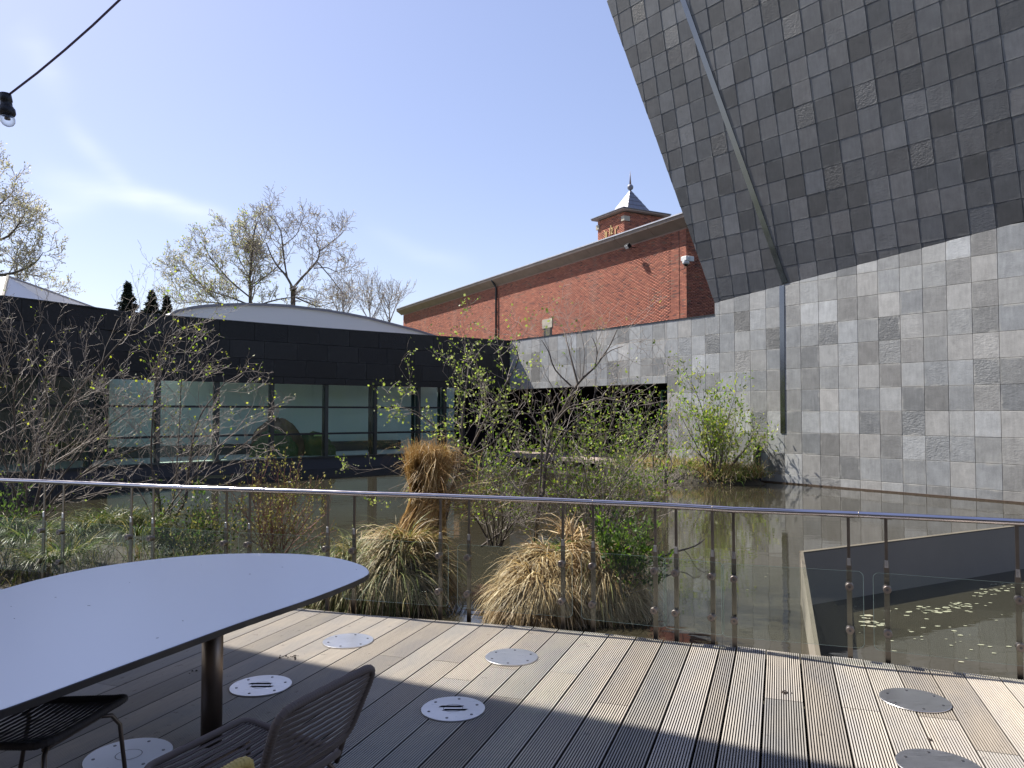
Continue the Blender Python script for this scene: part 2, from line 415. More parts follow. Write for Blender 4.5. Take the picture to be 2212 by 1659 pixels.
M['table'] = simple('white_laminate', (.80, .82, .86), .3, 0, 1.2, .01, spec=.7)
for l_ in list(M['table'].node_tree.links):
    if l_.to_socket.name == 'Roughness': M['table'].node_tree.links.remove(l_)
M['table'].node_tree.nodes['Principled BSDF'].inputs['Roughness'].default_value = .3
M['table_edge'] = simple('black_laminate_edge', (.022, .018, .018), .5)
M['pole'] = steel_mat('brown_steel_leg', (.22, .17, .14), .38, (30, 30, 1))
M['rope'] = simple('taupe_rope', (.15, .12, .105), .85, 0, 30, .2, .3, 200)
M['rope_dark'] = simple('dark_rope', (.075, .065, .062), .85, 0, 30, .2, .3, 200)
M['yellow'] = simple('yellow_cord', (.55, .41, .13), .8, 0, 30, .2, .3, 200)
M['leg'] = simple('bronze_tube', (.14, .11, .09), .4, .6)
M['water'] = water_mat()
M['plate'] = simple('pond_wall_concrete', (.25, .22, .18), .85, 0, 1.4, .3, .3, 20)
M['coping'] = simple('pond_wall_coping', (.13, .112, .08), .8, 0, 4, .25)
M['soil'] = simple('dark_soil', (.045, .036, .022), .95, 0, 5, .4, .6, 14, bdist=.03)
M['meadow'] = simple('far_ground', (.07, .09, .035), .95, 0, .5, .3)
M['bark'] = simple('dark_bark', (.11, .09, .075), .85, 0, 20, .3, .4, 60)
M['twig'] = simple('grey_twig', (.34, .29, .25), .7, 0, 12, .35)
M['red_twig'] = simple('red_twig', (.26, .12, .09), .7, 0, 12, .3)
M['leaf'] = leaf_mat('spring_leaf', .5); M['blade'] = leaf_mat('grass_blade', .38, .4); M['straw'] = leaf_mat('dry_straw', .22, .5)
M['needle'] = leaf_mat('conifer_needle', .15, .6)
M['gold'] = simple('gilt_numeral', (.75, .56, .25), .4, .3)
M['white_plastic'] = simple('white_plastic', (.72, .72, .70), .4)
M['black_plastic'] = simple('black_plastic', (.02, .02, .022), .4)
M['pvc'] = simple('dark_downpipe', (.03, .035, .04), .4)
M['white_lid'] = simple('white_cover', (.80, .82, .86), .35, 0, 3, .03)
M['screw'] = simple('screw_steel', (.12, .12, .13), .4, .8)
M['leaf_litter'] = simple('floating_petals', (.34, .33, .23), .6)
M['moss'] = simple('green_felt', (.07, .11, .04), .8, 0, 5, .5, .5, 20, bdist=.03)
M['hide'] = simple('brown_felt', (.17, .09, .055), .85, 0, 4, .3, .4, 20)
M['highlight_green'] = simple('pale_green_highlight', (.75, .85, .35), .5)
M['green_frame'] = simple('green_door_frame', (.08, .20, .15), .4)
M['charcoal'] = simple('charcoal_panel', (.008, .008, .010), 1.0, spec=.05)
M['charcoal_glass'] = simple('dark_window_glass', (.01, .012, .012), .05)
M['awning'] = simple('grey_soffit', (.35, .35, .36), .8)
M['nest'] = simple('nest_sticks', (.06, .045, .035), .95)
M['cable'] = simple('dark_cable', (.13, .09, .14), .6)

# ------------------------------------------------------------------ plane cladding
def clip(poly, a, b, c):
    """keep a*x+b*y<=c"""
    out = []
    for i in range(len(poly)):
        p, q = poly[i], poly[(i + 1) % len(poly)]
        dp, dq = a * p[0] + b * p[1] - c, a * q[0] + b * q[1] - c
        if dp <= 0: out.append(p)
        if (dp < 0 < dq) or (dq < 0 < dp):
            t = dp / (dp - dq); out.append((p[0] + (q[0] - p[0]) * t, p[1] + (q[1] - p[1]) * t))
    return out
def clip_convex(cell, region):
    for i in range(len(region)):
        p, q = region[i], region[(i + 1) % len(region)]
        nx, ny = q[1] - p[1], -(q[0] - p[0])
        cell = clip(cell, nx, ny, nx * p[0] + ny * p[1])
        if len(cell) < 3: return []
    return cell
def area(p): return abs(sum(p[i][0] * p[(i + 1) % len(p)][1] - p[(i + 1) % len(p)][0] * p[i][1] for i in range(len(p)))) / 2
def tile_mesh(poly, th, gap):
    """poly (convex, ccw, local) -> bevelled slab: faces +z"""
    n = len(poly); cx = sum(p[0] for p in poly) / n; cy = sum(p[1] for p in poly) / n
    def inset(g):
        out = []
        for i in range(n):
            p0, p1, p2 = poly[i - 1], poly[i], poly[(i + 1) % n]
            e1 = (p1[0] - p0[0], p1[1] - p0[1]); e2 = (p2[0] - p1[0], p2[1] - p1[1])
            l1 = math.hypot(*e1) or 1e-6; l2 = math.hypot(*e2) or 1e-6
            n1 = (-e1[1] / l1, e1[0] / l1); n2 = (-e2[1] / l2, e2[0] / l2)
            k = 1 + n1[0] * n2[0] + n1[1] * n2[1]; k = max(k, .4)
            out.append((p1[0] + (n1[0] + n2[0]) * g / k, p1[1] + (n1[1] + n2[1]) * g / k))
        return out
    a, b = inset(gap), inset(gap + .004)
    V = [(x, y, 0) for x, y in a] + [(x, y, th - .004) for x, y in a] + [(x, y, th) for x, y in b]
    Fc = [tuple(range(2 * n, 3 * n))]
    for r in range(2):
        for i in range(n):
            Fc.append((r * n + i, r * n + (i + 1) % n, (r + 1) * n + (i + 1) % n, (r + 1) * n + i))
    return V, Fc
def dedupe(p):
    out = []
    for q in p:
        if not out or math.hypot(q[0] - out[-1][0], q[1] - out[-1][1]) > .006: out.append(q)
    while len(out) > 2 and math.hypot(out[0][0] - out[-1][0], out[0][1] - out[-1][1]) < .006: out.pop()
    return out
def clad(parent, O, U, V, w, h, regions, cells, mats, th=.03, gap=.0038, limit=290, tint=None, name='slate_tile', stagger=None):
    """O origin, U,V unit vectors (3-D); regions convex ccw polygons in plane metres; cells = iterable of (k, r)"""
    O, U, V = map(lambda a: np.asarray(a, float), (O, U, V)); Nn = nrm(np.cross(U, V))
    items = []
    for k, r in cells:
        off = stagger(r) if stagger else 0.0
        x0, y0 = k * w + off, r * h
        cell = [(x0, y0), (x0 + w, y0), (x0 + w, y0 + h), (x0, y0 + h)]
        for reg in regions:
            c = dedupe(clip_convex(cell, reg))
            if len(c) < 3 or area(c) < .004: continue
            full = area(c) > w * h * .9999
            ctr = (x0 + w / 2, y0 + h / 2)
            P = O + U * ctr[0] + V * ctr[1]
            u, v, d = project(P)
            vis = (-40 < u < 2252) and (-40 < v < 1500) and d > 0
            items.append((0 if vis else 1, d, [(p[0] - ctr[0], p[1] - ctr[1]) for p in c], full, P))
    items.sort(key=lambda t: (t[0], t[1]))
    shared = None; JV, JF, JT, JL = [], [], [], []
    for i, (vis, d, poly, full, P) in enumerate(items):
        col = tint(P)
        if i < limit:
            if full:
                if shared is None:
                    vv, ff = tile_mesh(poly, th, gap); shared = mesh_data(name, vv, ff, mats[0])
                me = shared
            else:
                vv, ff = tile_mesh(poly, th, gap); me = mesh_data(name, vv, ff, mats[0])
            jit = rng.uniform(-.0012, .0012)
            Q = P + Nn * jit
            wm = Matrix(((U[0], V[0], Nn[0], Q[0]), (U[1], V[1], Nn[1], Q[1]), (U[2], V[2], Nn[2], Q[2]), (0, 0, 0, 1)))
            tx, ty = rng.gauss(0, .0014), rng.gauss(0, .0014)
            wm = wm @ Matrix.Rotation(tx, 4, 'X') @ Matrix.Rotation(ty, 4, 'Y')
            inst(name, me, wm, parent, col)
        else:
            vv, ff = tile_mesh(poly, th, gap); b = len(JV)
            for q in vv:
                JV.append(P + U * q[0] + V * q[1] + Nn * q[2]); JT.append(col); JL.append(q)
            JF += [tuple(b + j for j in f) for f in ff]
    if JF:
        o = obj(name, JV, JF, mats[1], parent, tint=JT, tl=JL); o['kind'] = 'stuff'

# ------------------------------------------------------------------ ground, water
WZ = -0.365
g = MB().box((0, 380, -1.15), (2400, 2400, .3)); ground = g.build('ground', M['meadow']); tag(ground, 'grassy ground running out behind the buildings', kind='structure')
wpoly = MB().add([(-40, -6, WZ), (40, -6, WZ), (40, 46, WZ), (-40, 46, WZ)], [(0, 1, 2, 3)])
water = wpoly.build('water', M['water']); tag(water, 'still brown green pond between terrace and museum', kind='structure')

# ------------------------------------------------------------------ slate wall and leaning tower
TU = nrm([.6055, -.7958, 0]); TV = nrm([-.16536, -.09087, .98204]); TO = np.array([7.349, 22.366, 4.165 + EYE])
TW, TH = .5625, .6
cA = TO + TU * TW * -2 + TV * TH * -1.15; cB = TO + TU * TW * 11 + TV * TH * .07
WU = np.array([*nrm((cB - cA)[:2]), 0.0]); WN = nrm(np.cross(WU, (0, 0, 1.0)))
WO = np.array([cA[0], cA[1], 0.0]); kA = -2
ww = float(np.dot((cB - cA)[:2], WU[:2])) / 13.0
def wall_ab(u, v):
    p = at_plane(u, v, WO, WN); return float(np.dot(p - WO, WU)), float(p[2])
def slate_tint(base, spread, cool=.5):
    def f(P):
        t = rng.random(); k = base * (1 + spread * (rng.random() * 2 - 1))
        if t < .22: k *= .76
        elif t > .84: k *= 1.22
        hue = rng.uniform(-1, 1)
        r_ = .06 + .22 * rng.random() ** 2
        if rng.random() < .05: r_ = .5; k *= .72
        return (k * (1 + .03 * hue), k * (1.0 - .005 * abs(hue)), k * (.955 - .035 * hue + .015 * cool), r_)
    return f
aStep = wall_ab(1545, 670)[0]; aOpen = wall_ab(1443, 900)[0]; aLeft = wall_ab(1085, 800)[0]
ZTOP = 4.685; OPT = 2.62; aR = 14.5
crz = lambda a: cA[2] + (cB[2] - cA[2]) * a / float(np.dot((cB - cA)[:2], WU[:2]))
wall = empty('slate_wall', (*(WO + WU * 3)[:2], WZ), 'low sunlit wall of grey slate tiles rising straight from the pond', 'wall')
regs = [[(aLeft, OPT), (aOpen, OPT), (aOpen, ZTOP), (aLeft, ZTOP)], [(aOpen, -.5), (aR, -.5), (aR, ZTOP), (aOpen, ZTOP)],
        [(aStep, ZTOP), (aR, ZTOP), (aR, crz(aR)), (aStep, crz(aStep))]]
# plane origin so that joints fall on the tower joints and rows hang from the wall top
WOc = WO + np.array([0, 0, ZTOP - 9 * .6])
regs2 = [[(a, z - (ZTOP - 5.4)) for a, z in r] for r in regs]
cells = [(k, r) for k in range(-26, 27) for r in range(-1, 13)]
clad(wall, WOc + WN * 0.0, WU, (0, 0, 1), ww, .6, regs2, cells, (M['slate'], M['slate_a']), tint=slate_tint(.33, .20, .5))  # sunlit side: same stone as the tower, light put into a paler tint
def wp(a, z, n=0.0): return WO + WU * a + np.array([0, 0, z]) + WN * n
MB().prism([wp(aOpen + .02, -.9), wp(aR, -.9), wp(aR, crz(aR)), wp(aStep, crz(aStep)), wp(aStep, ZTOP - .01), wp(aOpen + .02, ZTOP - .01)], -WN * .5).build('wall_core', M['joint'], wall)
MB().prism([wp(aLeft, OPT + .01), wp(aOpen + .02, OPT + .01), wp(aOpen + .02, ZTOP - .01), wp(aLeft, ZTOP - .01)], -WN * .5).build('wall_core', M['joint'], wall)
MB().prism([wp(aLeft, ZTOP - .008, .045), wp(aStep - .01, ZTOP - .008, .045), wp(aStep - .01, ZTOP + .03, .045), wp(aLeft, ZTOP + .03, .045)], -WN * .56).build('coping', M['black_metal'], wall)
MB().prism([wp(aOpen + .5, WZ - .1, .05), wp(aR, WZ - .1, .05), wp(aR, WZ + .035, .05), wp(aOpen + .5, WZ + .035, .05)], -WN * .03).build('waterline_ledge', simple('wet_ledge', (.085, .055, .035), .5, 0, 14, .6, .5, 40), wall)
# recessed entrance; shade painted in as near-black panels, ceiling run left to block sun
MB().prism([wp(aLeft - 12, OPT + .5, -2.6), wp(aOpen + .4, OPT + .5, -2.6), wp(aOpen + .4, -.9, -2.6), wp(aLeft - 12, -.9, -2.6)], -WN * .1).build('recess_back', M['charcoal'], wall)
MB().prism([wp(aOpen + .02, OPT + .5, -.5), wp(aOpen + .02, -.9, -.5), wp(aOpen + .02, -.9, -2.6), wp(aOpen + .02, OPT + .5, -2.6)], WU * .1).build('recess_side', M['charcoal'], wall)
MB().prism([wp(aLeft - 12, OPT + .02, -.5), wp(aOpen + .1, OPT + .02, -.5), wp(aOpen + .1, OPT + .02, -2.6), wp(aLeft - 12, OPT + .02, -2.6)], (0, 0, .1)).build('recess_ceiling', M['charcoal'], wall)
MB().prism([wp(aLeft - 1, -.06, .5), wp(aOpen - .3, -.06, .5), wp(aOpen - .3, -.06, -2.6), wp(aLeft - 1, -.06, -2.6)], (0, 0, -.12)).build('walkway_slab', M['concrete'], wall)
door = MB()
for a in (aOpen - 1.35, aOpen - .55): door.box(wp(a, 1.2, -1.2), (.07, .07, 2.5), (WU, WN, (0, 0, 1)))
door.box(wp(aOpen - .95, .75, -1.2), (.73, .05, .06), (WU, WN, (0, 0, 1))); door.box(wp(aOpen - .95, 2.42, -1.2), (.73, .05, .06), (WU, WN, (0, 0, 1)))
dd = door.build('door', M['green_frame'], wall)
MB().box(wp(aOpen - .95, 1.2, -1.2), (.72, .012, 2.35), (WU, WN, (0, 0, 1))).build('pane', M['glass'], dd)
# steel fin standing out of the wall at the water
a0, z0 = wall_ab(1642, 962)
fin = MB().box(wp(a0 + .02, (z0 - .9) / 2, .165), (.05, .33, z0 + .9), (WU, WN, (0, 0, 1)))
fin_o = fin.build('wall_fin', M['black_slate'], None, origin=wp(a0, WZ, .2)); fin_o.color = (.03, .031, .034, .3)
tag(fin_o, 'short dark slate fin standing in the pond against the grey wall', 'fin')
# metal light strips: one on the wall, one running up the tower
def strip_on(name, pts, p0, n, width, parent, proud=.034):
    c = [at_plane(u, v, p0, n) for u, v in pts]; U = nrm(c[1] - c[0]); S = nrm(np.cross(U, n)) * width / 2
    P = [c[0] - S, c[0] + S, c[1] + S, c[1] - S]
    return MB().prism([p + n * proud for p in P], -n * .03).build(name, M['strip'], parent)
strip_on('metal_strip', [(1690.5, 617), (1693, 936)], WO, WN, .155, wall, .046)
TN = nrm(np.cross(TU, TV))
tower = empty('leaning_tower', (*(cA)[:2], cA[2]), 'huge shaded slate clad tower face leaning out over the pond', 'tower')
def tp(u, v):
    p = at_plane(u, v, TO, TN) - TO; return float(np.dot(p, TU)), float(np.dot(p, TV))
tl1 = tp(1544, 656); tl0 = tp(1324, 0)
def tleft(b): return tl1[0] + (tl0[0] - tl1[0]) * (b - tl1[1]) / (tl0[1] - tl1[1])
cs = lambda k: (-1.15 + (k + 2) / 13 * 1.22) * TH
kR = 24; bT = 16 * TH
treg = [(tl1[0], cs(tl1[0] / TW)), (kR * TW, cs(kR)), (kR * TW, bT), (tleft(bT), bT)]
clad(tower, TO, TU, TV, TW, TH, [treg], [(k, r) for k in range(-16, kR) for r in range(-3, 16)], (M['tower_slate'], M['tower_slate_a']), tint=slate_tint(.110, .34, 5.0), gap=.0024)  # tower's shade put into the tile tint, far darker than the wall
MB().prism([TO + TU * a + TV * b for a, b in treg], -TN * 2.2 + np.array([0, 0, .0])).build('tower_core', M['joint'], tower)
strip_on('metal_strip', [(1697, 611), (1474, -8)], TO, TN, .17, tower, .046)

# ------------------------------------------------------------------ pavilion with dark fascia and glass band
PT = [(-330, 600), (-150, 619), (0, 640), (100, 652), (200, 665), (245, 671.5), (330, 680), (450, 690), (700, 710), (900, 724), (1104, 737.5)]
PP = []
for u, v in PT: PP.append(at_z(u, v, ZTOP)[:2])
PP = np.array(PP)
end = WO[:2] + WU[:2] * wall_ab(1102, 780)[0]; PP[-1] = end + WN[:2] * .02
seg = np.linalg.norm(np.diff(PP, axis=0), axis=1); cum = np.concatenate([[0], np.cumsum(seg)]); LEN = cum[-1]
def pp(s, z=0.0, off=0.0):
    i = min(max(int(np.searchsorted(cum, s) - 1), 0), len(seg) - 1); t = (s - cum[i]) / seg[i]
    d = (PP[i + 1] - PP[i]) / seg[i]; nn = np.array([d[1], -d[0]])
    p = PP[i] + (PP[i + 1] - PP[i]) * t + nn * off
    return np.array([p[0], p[1], z])
def pav_s(u):
    best = min(np.linspace(0, LEN, 3000), key=lambda s: abs(project(pp(s, 1.5))[0] - u)); return float(best)
GT, GB = 1.65 + 1.0, .02
pav = empty('glass_pavilion', pp(LEN * .6, WZ), 'long low museum pavilion with black slate fascia above a green glass band', 'building')
dark = slate_tint(.013, .38, 3.0)
rows = [(GT, 2.885), (2.885, 3.485), (3.485, 4.085), (4.085, 4.685)]
dmesh = {}
for ri, (za, zb) in enumerate(rows):
    s = -.35 * ri
    while s < LEN:
        wdt = 1.2; s0, s1 = max(s, 0), min(s + wdt, LEN); s += wdt
        if s1 - s0 < .05: continue
        A, B = pp(s0), pp(s1); U = nrm(B - A); ln = np.linalg.norm(B - A); hgt = zb - za
        key = (round(ln, 2), round(hgt, 3))
        if key not in dmesh:
            vv, ff = tile_mesh([(-ln / 2, -hgt / 2), (ln / 2, -hgt / 2), (ln / 2, hgt / 2), (-ln / 2, hgt / 2)], .03, .005)
            dmesh[key] = mesh_data('fascia_tile', vv, ff, M['black_slate'])
        C = (A + B) / 2; Nn = np.cross(U, (0, 0, 1.0)); C = C + Nn * rng.uniform(-.002, .002)
        wm = Matrix(((U[0], 0, Nn[0], C[0]), (U[1], 0, Nn[1], C[1]), (0, 1, Nn[2], (za + zb) / 2), (0, 0, 0, 1)))
        inst('fascia_tile', dmesh[key], wm, pav, dark(C))
def ribbon(name, za, zb, off, thick, mat, parent, s0=0.0, s1=None, step=.6):
    """solid band following the facade, from off inwards by thick"""
    s1 = LEN if s1 is None else s1
    S = sorted(set([s0, s1] + [c for c in cum if s0 < c < s1]))
    V, Fc = [], []
    for s in S:
        for z in (za, zb):
            V.append(pp(s, z, off)); V.append(pp(s, z, off - thick))
    for i in range(len(S) - 1):
        b = i * 4; c = b + 4
        Fc += [(b, c, c + 2, b + 2), (b + 1, b + 3, c + 3, c + 1), (b + 2, c + 2, c + 3, b + 3), (b, b + 1, c + 1, c)]
    Fc += [(0, 2, 3, 1), (len(V) - 4, len(V) - 3, len(V) - 1, len(V) - 2)]
    return obj(name, V, Fc, mat, parent)
ribbon('fascia_core', GT + .01, ZTOP - .01, 0.0, .35, M['joint'], pav)
ribbon('coping', ZTOP - .008, ZTOP + .03, .045, .42, M['black_metal'], pav)
ribbon('plinth', WZ - .5, GB, .06, .5, M['plinth'], pav)
ribbon('sill', GB + .002, GB + .05, .10, .3, M['dark_metal'], pav)
mull = [pav_s(u) for u in (-260, -140, -20, 88, 200, 343, 470, 590, 707, 813, 907, 963, 1003)]
zt = [GB + .05, 1.65 - .765, 1.65 + .19, GT]
for s in mull:
    MB().box(pp(s, (zt[0] + zt[3]) / 2, -.16), (.13, .22, zt[3] - zt[0] - .004), (nrm(pp(s + .05) - pp(s - .05)), nrm(np.cross(nrm(pp(s + .05) - pp(s - .05)), (0, 0, 1.0))), (0, 0, 1))).build('mullion', M['dark_metal'], pav)
for i in range(len(mull) - 1):
    a, b = mull[i] + .07, mull[i + 1] - .07
    for z in zt[1:3]: ribbon('transom', z - .035, z + .035, -.06, .10, M['black_metal'], pav, a, b)
    for j in range(3):
        za = zt[j] + (.036 if j else .004); zb = zt[j + 1] - (.036 if j < 2 else .004)
        ribbon('pane', za, zb, -.10, .012, M['glass'], pav, a, b)
ribbon('blank_wall', GB + .052, GT - .002, -.08, .1, M['charcoal'], pav, mull[-1] + .07, LEN)
# interior: floor, back wall, ceiling strip with the roof behind left open for daylight, columns
ribbon('interior_floor', GB - .1, GB - .002, -.44, 7.0, M['room_floor'], pav)
ribbon('interior_wall', GB, 3.9, -4.6, .15, M['room_wall'], pav, pav_s(335), LEN)
ribbon('darkening_wall', GB, 3.9, -4.6, .15, M['plinth'], pav, 0, pav_s(333))  # dark wall added so the glass at far left stays dark
ribbon('darkening_roof', 3.0, 3.1, -.4, 4.3, M['plinth'], pav, 0, pav_s(333))  # added cover keeping daylight off the dark wall
ribbon('ceiling', 2.95, 3.05, -.36, .9, M['room_wall'], pav)
ribbon('bench_plinth', GB, GB + .40, -4.2, .39, M['plinth'], pav, 6, LEN - 3)
for u in (359, 492, 610, 722, 823, 915, 972):
    s = pav_s(u); p = pp(s, 1.45, -.9)
    MB().tube([p - np.array([0, 0, 1.42]), p + np.array([0, 0, 1.5])], .075, 10).build('column', M['dark_metal'], pav, True)
# felt dome inside
dc = at_z(690, 998, GB)
def dome(c, rx, ry, h, seed, n=28, m=12, amp=.06):
    r = np.random.RandomState(seed); V = []; Fc = []
    ph = r.rand(6) * 6
    for j in range(m + 1):
        t = j / m * math.pi / 2
        for i in range(n):
            a = 2 * math.pi * i / n
            k = 1 + amp * (math.sin(3 * a + ph[0]) * math.cos(2 * t + ph[1]) + .6 * math.sin(7 * a + ph[2] + 3 * t) + .4 * math.sin(13 * a + ph[3] + 7 * t))
            V.append((c[0] + rx * k * math.cos(t) * math.cos(a), c[1] + ry * k * math.cos(t) * math.sin(a), c[2] + h * k * math.sin(t)))
    for j in range(m):
        for i in range(n): Fc.append((j * n + i, j * n + (i + 1) % n, (j + 1) * n + (i + 1) % n, (j + 1) * n + i))
    return V, Fc
dp = pp(pav_s(672), GB, -2.6); dome_e = empty('dome_sculpture', dp, 'brown and green dome shaped sculpture standing behind the pavilion glass', 'sculpture')
V_, F_ = dome(dp, 1.05, .8, 1.35, 3); obj('shell', V_, F_, M['hide'], dome_e, True)
dp2 = pp(pav_s(640), GB, -1.9); V_, F_ = dome(dp2, .85, .35, .95, 5, amp=.1); obj('green_mound', V_, F_, M['moss'], dome_e, True)
dp3 = pp(pav_s(722), GB, -1.9); V_, F_ = dome(dp3, .85, .4, .80, 8, amp=.12); obj('green_mound', V_, F_, M['moss'], dome_e, True)
dq = pp(pav_s(728), GB + .66, -1.46); MB().tube([dq + np.array([math.cos(t) * .35, 0, math.sin(t) * .12]) for t in np.linspace(.3, 2.4, 8)], [.02, .05, .06, .06, .06, .05, .04, .02], 6).build('highlight_crescent', M['highlight_green'], dome_e, True)  # highlight on the dome modelled as a pale yellow green crescent

# white vaulted roof and white tent roof above the pavilion
vy = 35.5
def vplane(u, v, extra=0.0):
    p0 = pp(pav_s(600), 0, -3.5); d = nrm(pp(pav_s(1000)) - pp(pav_s(400))); n = np.array([d[1], -d[0], 0]); return at_plane(u, v, p0 - n * extra, n)
arc = [(366, 680), (374, 674), (386, 669.5), (411, 664), (430, 661), (453, 659), (490, 657), (527, 655.8), (570, 656.8), (614, 659), (655, 663.5), (701, 669), (750, 677), (800, 687), (850, 700), (900, 713), (960, 732)]
P = [vplane(u, v) for u, v in arc]; vd = nrm(P[-1] - P[0]); vn = nrm(np.array([vd[1], -vd[0], 0]))
vault = empty('vaulted_roof', P[8], 'white barrel vaulted roof with curved grey rim rising above the black fascia', 'roof')
low = [np.array([P[-1][0], P[-1][1], 3.0]), np.array([P[0][0], P[0][1], 3.0])]
MB().prism(P + low, -vn * .05).build('end_wall', M['white_roof'], vault)
back = [p - vn * 9 for p in P]
n_ = len(P); obj('roof_shell', P + back + [p - np.array([0, 0, .12]) for p in P] + [p - np.array([0, 0, .12]) for p in back],
    [(i, i + 1, n_ + i + 1, n_ + i) for i in range(n_ - 1)], M['white_roof'], vault, True)
rim = MB()
for i in range(n_ - 1):
    a, b = P[i], P[i + 1]; up = np.array([0, 0, .075]); f_ = vn * .07
    rim.add([a + f_, b + f_, b + f_ - up, a + f_ - up, a + up * .35 + f_, b + up * .35 + f_, b - vn * .1 + up * .35, a - vn * .1 + up * .35], [(0, 3, 2, 1), (4, 0, 1, 5), (4, 5, 6, 7)])
rim.build('rim', M['grey_trim'], vault)
# tent roof at far left
tb = 30.0
ap = at_y(18, 597, tb); br = at_y(214, 668, tb + 5); bf = at_y(-12, 720, tb - 4); bl = at_y(-420, 640, tb + 2)
tent = empty('tent_roof', (ap[0], ap[1], 4.0), 'white pyramid shaped tent roof peeking over the fascia at far left', 'roof')
br2 = br.copy(); br2[2] -= .6
MB().add([ap, br, br2 + np.array([0, 0, -.6]), bf], [(0, 3, 2, 1)]).build('front_slope', M['white_roof'], tent)
MB().add([ap, bf, bl, bl + np.array([0, 3, 0])], [(0, 2, 1), (0, 3, 2)]).build('left_slope', M['white_roof'], tent)
MB().tube([ap + np.array([0, -.02, .01]), bf + np.array([0, -.02, 0])], .06, 6).build('ridge_seam', M['stone'], tent)
MB().tube([ap, br], .04, 6).build('ridge_seam', M['grey_trim'], tent)

# ------------------------------------------------------------------ brick hall and clock tower
O2 = at_y(1480, 460, 29.7); zE = O2[2]; O1 = at_z(858, 668, zE)
HD = nrm((O2 - O1) * np.array([1, 1, 0])); HN = nrm(np.cross(HD, (0, 0, 1.0)))
if HN[0] > 0: HN = -HN
OV = .42
hc = O2 - HD * OV - HN * OV; hf = O1 - HN * OV + HD * .2; HL = float(np.dot(hc - hf, HD))
hall = empty('brick_hall', (hc[0], hc[1], 0), 'long red brick museum hall with projecting concrete cornice', 'building')
def brick_tint():
    r = rng.random()
    if r < .06: c = (.17, .065, .05)
    elif r < .10: c = (.28, .15, .10)
    elif r < .45: c = (.33, .11, .07)
    elif r < .8: c = (.41, .135, .08)
    else: c = (.48, .175, .105)
    k = rng.uniform(.85, 1.12); return (c[0] * k, c[1] * k, c[2] * k, 1)
def brickwork(parent, O, U, Nn, length, z0, z1, limit=0, holes=(), bl=.22, bh=.062, name='brick'):
    """running bond of separate bricks 6 mm proud of the mortar; O at z=0 of the left end"""
    O, U, Nn = map(np.asarray, (O, U, Nn)); items = []
    nrow = int((z1 - z0) / bh)
    for r in range(nrow):
        z = z0 + r * bh; x = -(bl / 2 if r % 2 else 0.0)
        while x < length:
            a, b = max(x, 0), min(x + bl, length); x += bl
            if b - a < .03: continue
            if any(h[0] < (a + b) / 2 < h[1] and h[2] < z + bh / 2 < h[3] for h in holes): continue
            items.append((a, b, z))
    A = np.array(items)
    C = O + U * ((A[:, 0] + A[:, 1]) / 2)[:, None] + np.array([0, 0, 1.0]) * (A[:, 2] + bh / 2)[:, None]
    u, v, d = project(C); key = np.where((u > 0) & (u < 2212) & (v > 480) & (v < 690), d, d + 1000)
    order = np.argsort(key); sel = set(order[:limit].tolist())
    hx = (A[:, 1] - A[:, 0]) / 2 - .005; hz = bh / 2 - .0055
    pr = .004 + .006 * nr.rand(len(A))
    if limit:
        vv, ff = MB().box((0, 0, 0), (bl - .01, .03, bh - .011), bev=0).v, MB().box((0, 0, 0), (1, 1, 1)).f
        me = mesh_data(name, vv, ff, M['brick'])
        for i in sel:
            Q = C[i] + Nn * (pr[i] - .015 + 0.0)
            sx = (A[i, 1] - A[i, 0]) / bl
            wm = Matrix(((U[0] * sx, -Nn[0], 0, Q[0]), (U[1] * sx, -Nn[1], 0, Q[1]), (0, 0, 1, Q[2]), (0, 0, 0, 1)))
            inst(name, me, wm, parent, brick_tint())
    rest = np.array([i for i in range(len(A)) if i not in sel])
    C, hx, pr = C[rest], hx[rest], pr[rest]; n = len(rest)
    V = np.zeros((n, 8, 3)); s = 0
    for dz in (-1, 1):
        for dx in (-1, 1):
            for dn in (-.03, 1):
                off = pr if dn == 1 else np.full(n, -.02)
                V[:, s] = C + U * (hx * dx)[:, None] + np.array([0, 0, hz * dz]) + Nn * off[:, None]; s += 1
    # index = dz*4 + dx*2 + dn
    q = np.array([(1, 3, 7, 5), (0, 1, 5, 4), (2, 6, 7, 3), (4, 5, 7, 6), (0, 2, 3, 1)])
    Fc = (np.arange(n)[:, None, None] * 8 + q[None]).reshape(-1, 4)
    T = np.repeat(np.array([brick_tint() for _ in range(n)]), 8, axis=0)
    o = obj(name, V.reshape(-1, 3), Fc, M['brick_a'], parent, tint=T); o['kind'] = 'stuff'
    return o
def hall_ab(u, v):
    p = at_plane(u, v, hc, HN); return float(np.dot(p - hf, HD)), float(p[2])
wl = hall_ab(1175, 710); wr = hall_ab(1193, 724); lt = hall_ab(1172.5, 691); lr = hall_ab(1194, 709)
hole = (wl[0], wr[0], wr[1] - .3, wl[1]); lint = (lt[0], lr[0], wl[1], lt[1])
hf0 = np.array([hf[0], hf[1], 0.0]); hc0 = np.array([hc[0], hc[1], 0.0])
brickwork(hall, hf0, HD, HN, HL, 4.6, zE - .42, 285, (hole, lint))
HM = nrm(np.cross(HN, (0, 0, 1.0)))
if HM[1] > 0: HM = -HM
rb = brickwork(hall, hc0, -HN, HM, 6.0, 4.3, zE - .42, 0)
core = MB()
core.prism([hf0 + np.array([0, 0, -.9]), hc0 + np.array([0, 0, -.9]), hc0 + np.array([0, 0, zE - .1]), hf0 + np.array([0, 0, zE - .1])], -HN * 8)
core.build('mortar_wall', M['mortar'], hall)
